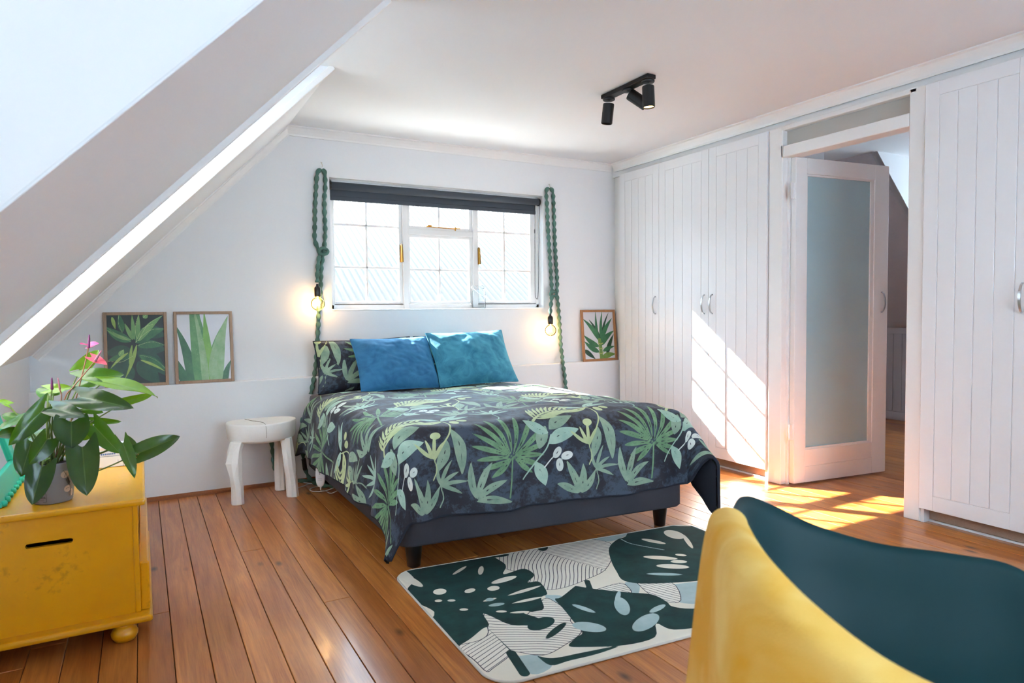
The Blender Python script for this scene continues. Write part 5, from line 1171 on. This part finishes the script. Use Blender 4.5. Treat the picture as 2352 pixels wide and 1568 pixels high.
bot = rc-np.array([0, 0, hh]); loop = [bot+np.array([0, 0, .004]), bot-np.array([-.001, 0, .022])]+[np.array([*at(x_, y_, Z=.004)[:2], .004+.002*i]) for i, (x_, y_) in enumerate(((745, 1127), (760, 1133), (775, 1128), (800, 1118)))]
MB().lathe([(.003, -.02), (.007, 0), (.007, .008), (.003, .012)], tuple(bot), 12).build('strain_relief', M['white_plastic'], t)
MB().tube(bez(loop, 8), .003, 6).build('cord', M['white_plastic'], t, smooth=True)
l2 = [np.array([*at(x_, y_, Z=.004)[:2], .006]) for x_, y_ in ((790, 1115), (760, 1117), (728, 1118), (712, 1124), (720, 1129), (745, 1128), (770, 1120), (795, 1117))]
MB().tube(bez(l2, 8), .003, 6).build('cord', M['white_plastic'], t, smooth=True)

# ================================================================== TUB CHAIR AND THROW
CPX, CPY, CTH, CSC = .896, .776, -.807, 1.072
half = np.array([(-.03,0,.785),(-.02,.10,.79),(.0,.20,.788),(.05,.262,.755),(.13,.295,.708),(.24,.31,.675),(.36,.315,.665),(.46,.31,.65),(.525,.27,.59),(.545,.2,.49),(.55,.10,.445),(.55,0,.44)])
hr_ = np.array(bez(half, 6)); cf = np.array([math.cos(CTH), math.sin(CTH)]); cl = np.array([-math.sin(CTH), math.cos(CTH)])
def chw(f, l, z): 
    f = np.asarray(f, float); l = np.asarray(l, float); return np.stack([CPX+CSC*(f*cf[0]+l*cl[0]), CPY+CSC*(f*cf[1]+l*cl[1]), np.asarray(z, float)+0*f], -1)
ring = np.concatenate([hr_, (hr_*[1, -1, 1])[-2:0:-1]]); nr_ = len(ring); mt_ = 22
seat_c = np.array([.29, 0.0, .425])
def shell(i, q):
    r = ring[i % nr_]; xy = r[:2]+(seat_c[:2]-r[:2])*(.10*q+.90*q**1.9); z = r[2]+(seat_c[2]-r[2])*math.sin(min(q*1.25, 1)*PI/2)**.92
    fl = .012*max(0, 1-q*9)                                           # rolled lip
    d_ = r[:2]-seat_c[:2]; d_ = d_/np.linalg.norm(d_); xy = xy+d_*fl
    return (xy[0], xy[1], z-.012*max(0, 1-q*14)**2)
SH = np.array([[shell(i, q) for q in np.linspace(0, .985, mt_)] for i in range(nr_+1)])
SHW = chw(SH[..., 0], SH[..., 1], SH[..., 2])
t = empty('tub_chair', tuple(chw(.28, 0, 0)), 'dark teal plastic tub chair in the foreground', 'chair')
m = MB().grid(SHW); ob = m.build('shell', M['teal_shell'], t, smooth=True); solidify(ob, .006, 0)
for a, b in ((.10, .17), (.10, -.17), (.45, .17), (.45, -.17)):
    p = chw(.29+(a-.29)*.55, b*.55, .40); q = chw(.29+(a-.29)*1.35, b*1.35, 0)
    MB().tube([q, q+(p-q)*.5, p], lambda s: .011+.007*s, 12).build('leg', M['beech'], t, smooth=True)
p = [chw(.29+s*.14, u*.1, .395) for s, u in ((-1, -1), (1, 1))]; m = MB(); m.tube(p, .008, 8); m.tube([chw(.15, .1, .395), chw(.43, -.1, .395)], .008, 8); m.build('cross_brace', M['black_metal'], t)
# throw: hangs over the back and the near arm
idx = list(range(nr_-46, nr_))+[0, 1]; idx = [i for i in idx if True]
rows = []; nI, nO = 8, 26
for a, i in enumerate(idx):
    r = ring[i]; s_a = a/(len(idx)-1); d_ = r[:2]-seat_c[:2]; d_ = d_/np.linalg.norm(d_)
    infl = .06+.26*(1-s_a)**1.2+.02*math.sin(s_a*9); ln = []
    for k_ in range(nI, 0, -1):                                       # inside flap, follows the shell
        q = infl*k_/nI*1.9; c_ = np.array(shell(i, min(q, .6))); ln.append((c_[0]-d_[0]*.016, c_[1]-d_[1]*.016, c_[2]+.004))
    for th in np.linspace(0, PI, 9):
        ln.append((r[0]+d_[0]*(.012-.024*math.cos(th)), r[1]+d_[1]*(.012-.024*math.cos(th)), r[2]-.004+.022*math.sin(th)))
    drop = r[2]-.13+.05*math.sin(s_a*7)
    for k_ in range(1, nO+1):
        q = k_/nO; w_ = (.05*q**.7+.022*math.sin(s_a*21+q*2)*q+.02*math.sin(s_a*9+1)*q)
        ln.append((r[0]+d_[0]*(.036+w_), r[1]+d_[1]*(.036+w_), r[2]-.004-drop*q))
    rows.append(ln)
TH = np.array(rows); THW = chw(TH[..., 0], TH[..., 1], TH[..., 2])
ob = MB().grid(THW).build('throw_blanket', M['throw'], None, smooth=True); solidify(ob, .008, 1); subsurf(ob, 1)
tag(ob, 'mustard yellow plush throw draped over the teal tub chair', 'blanket')
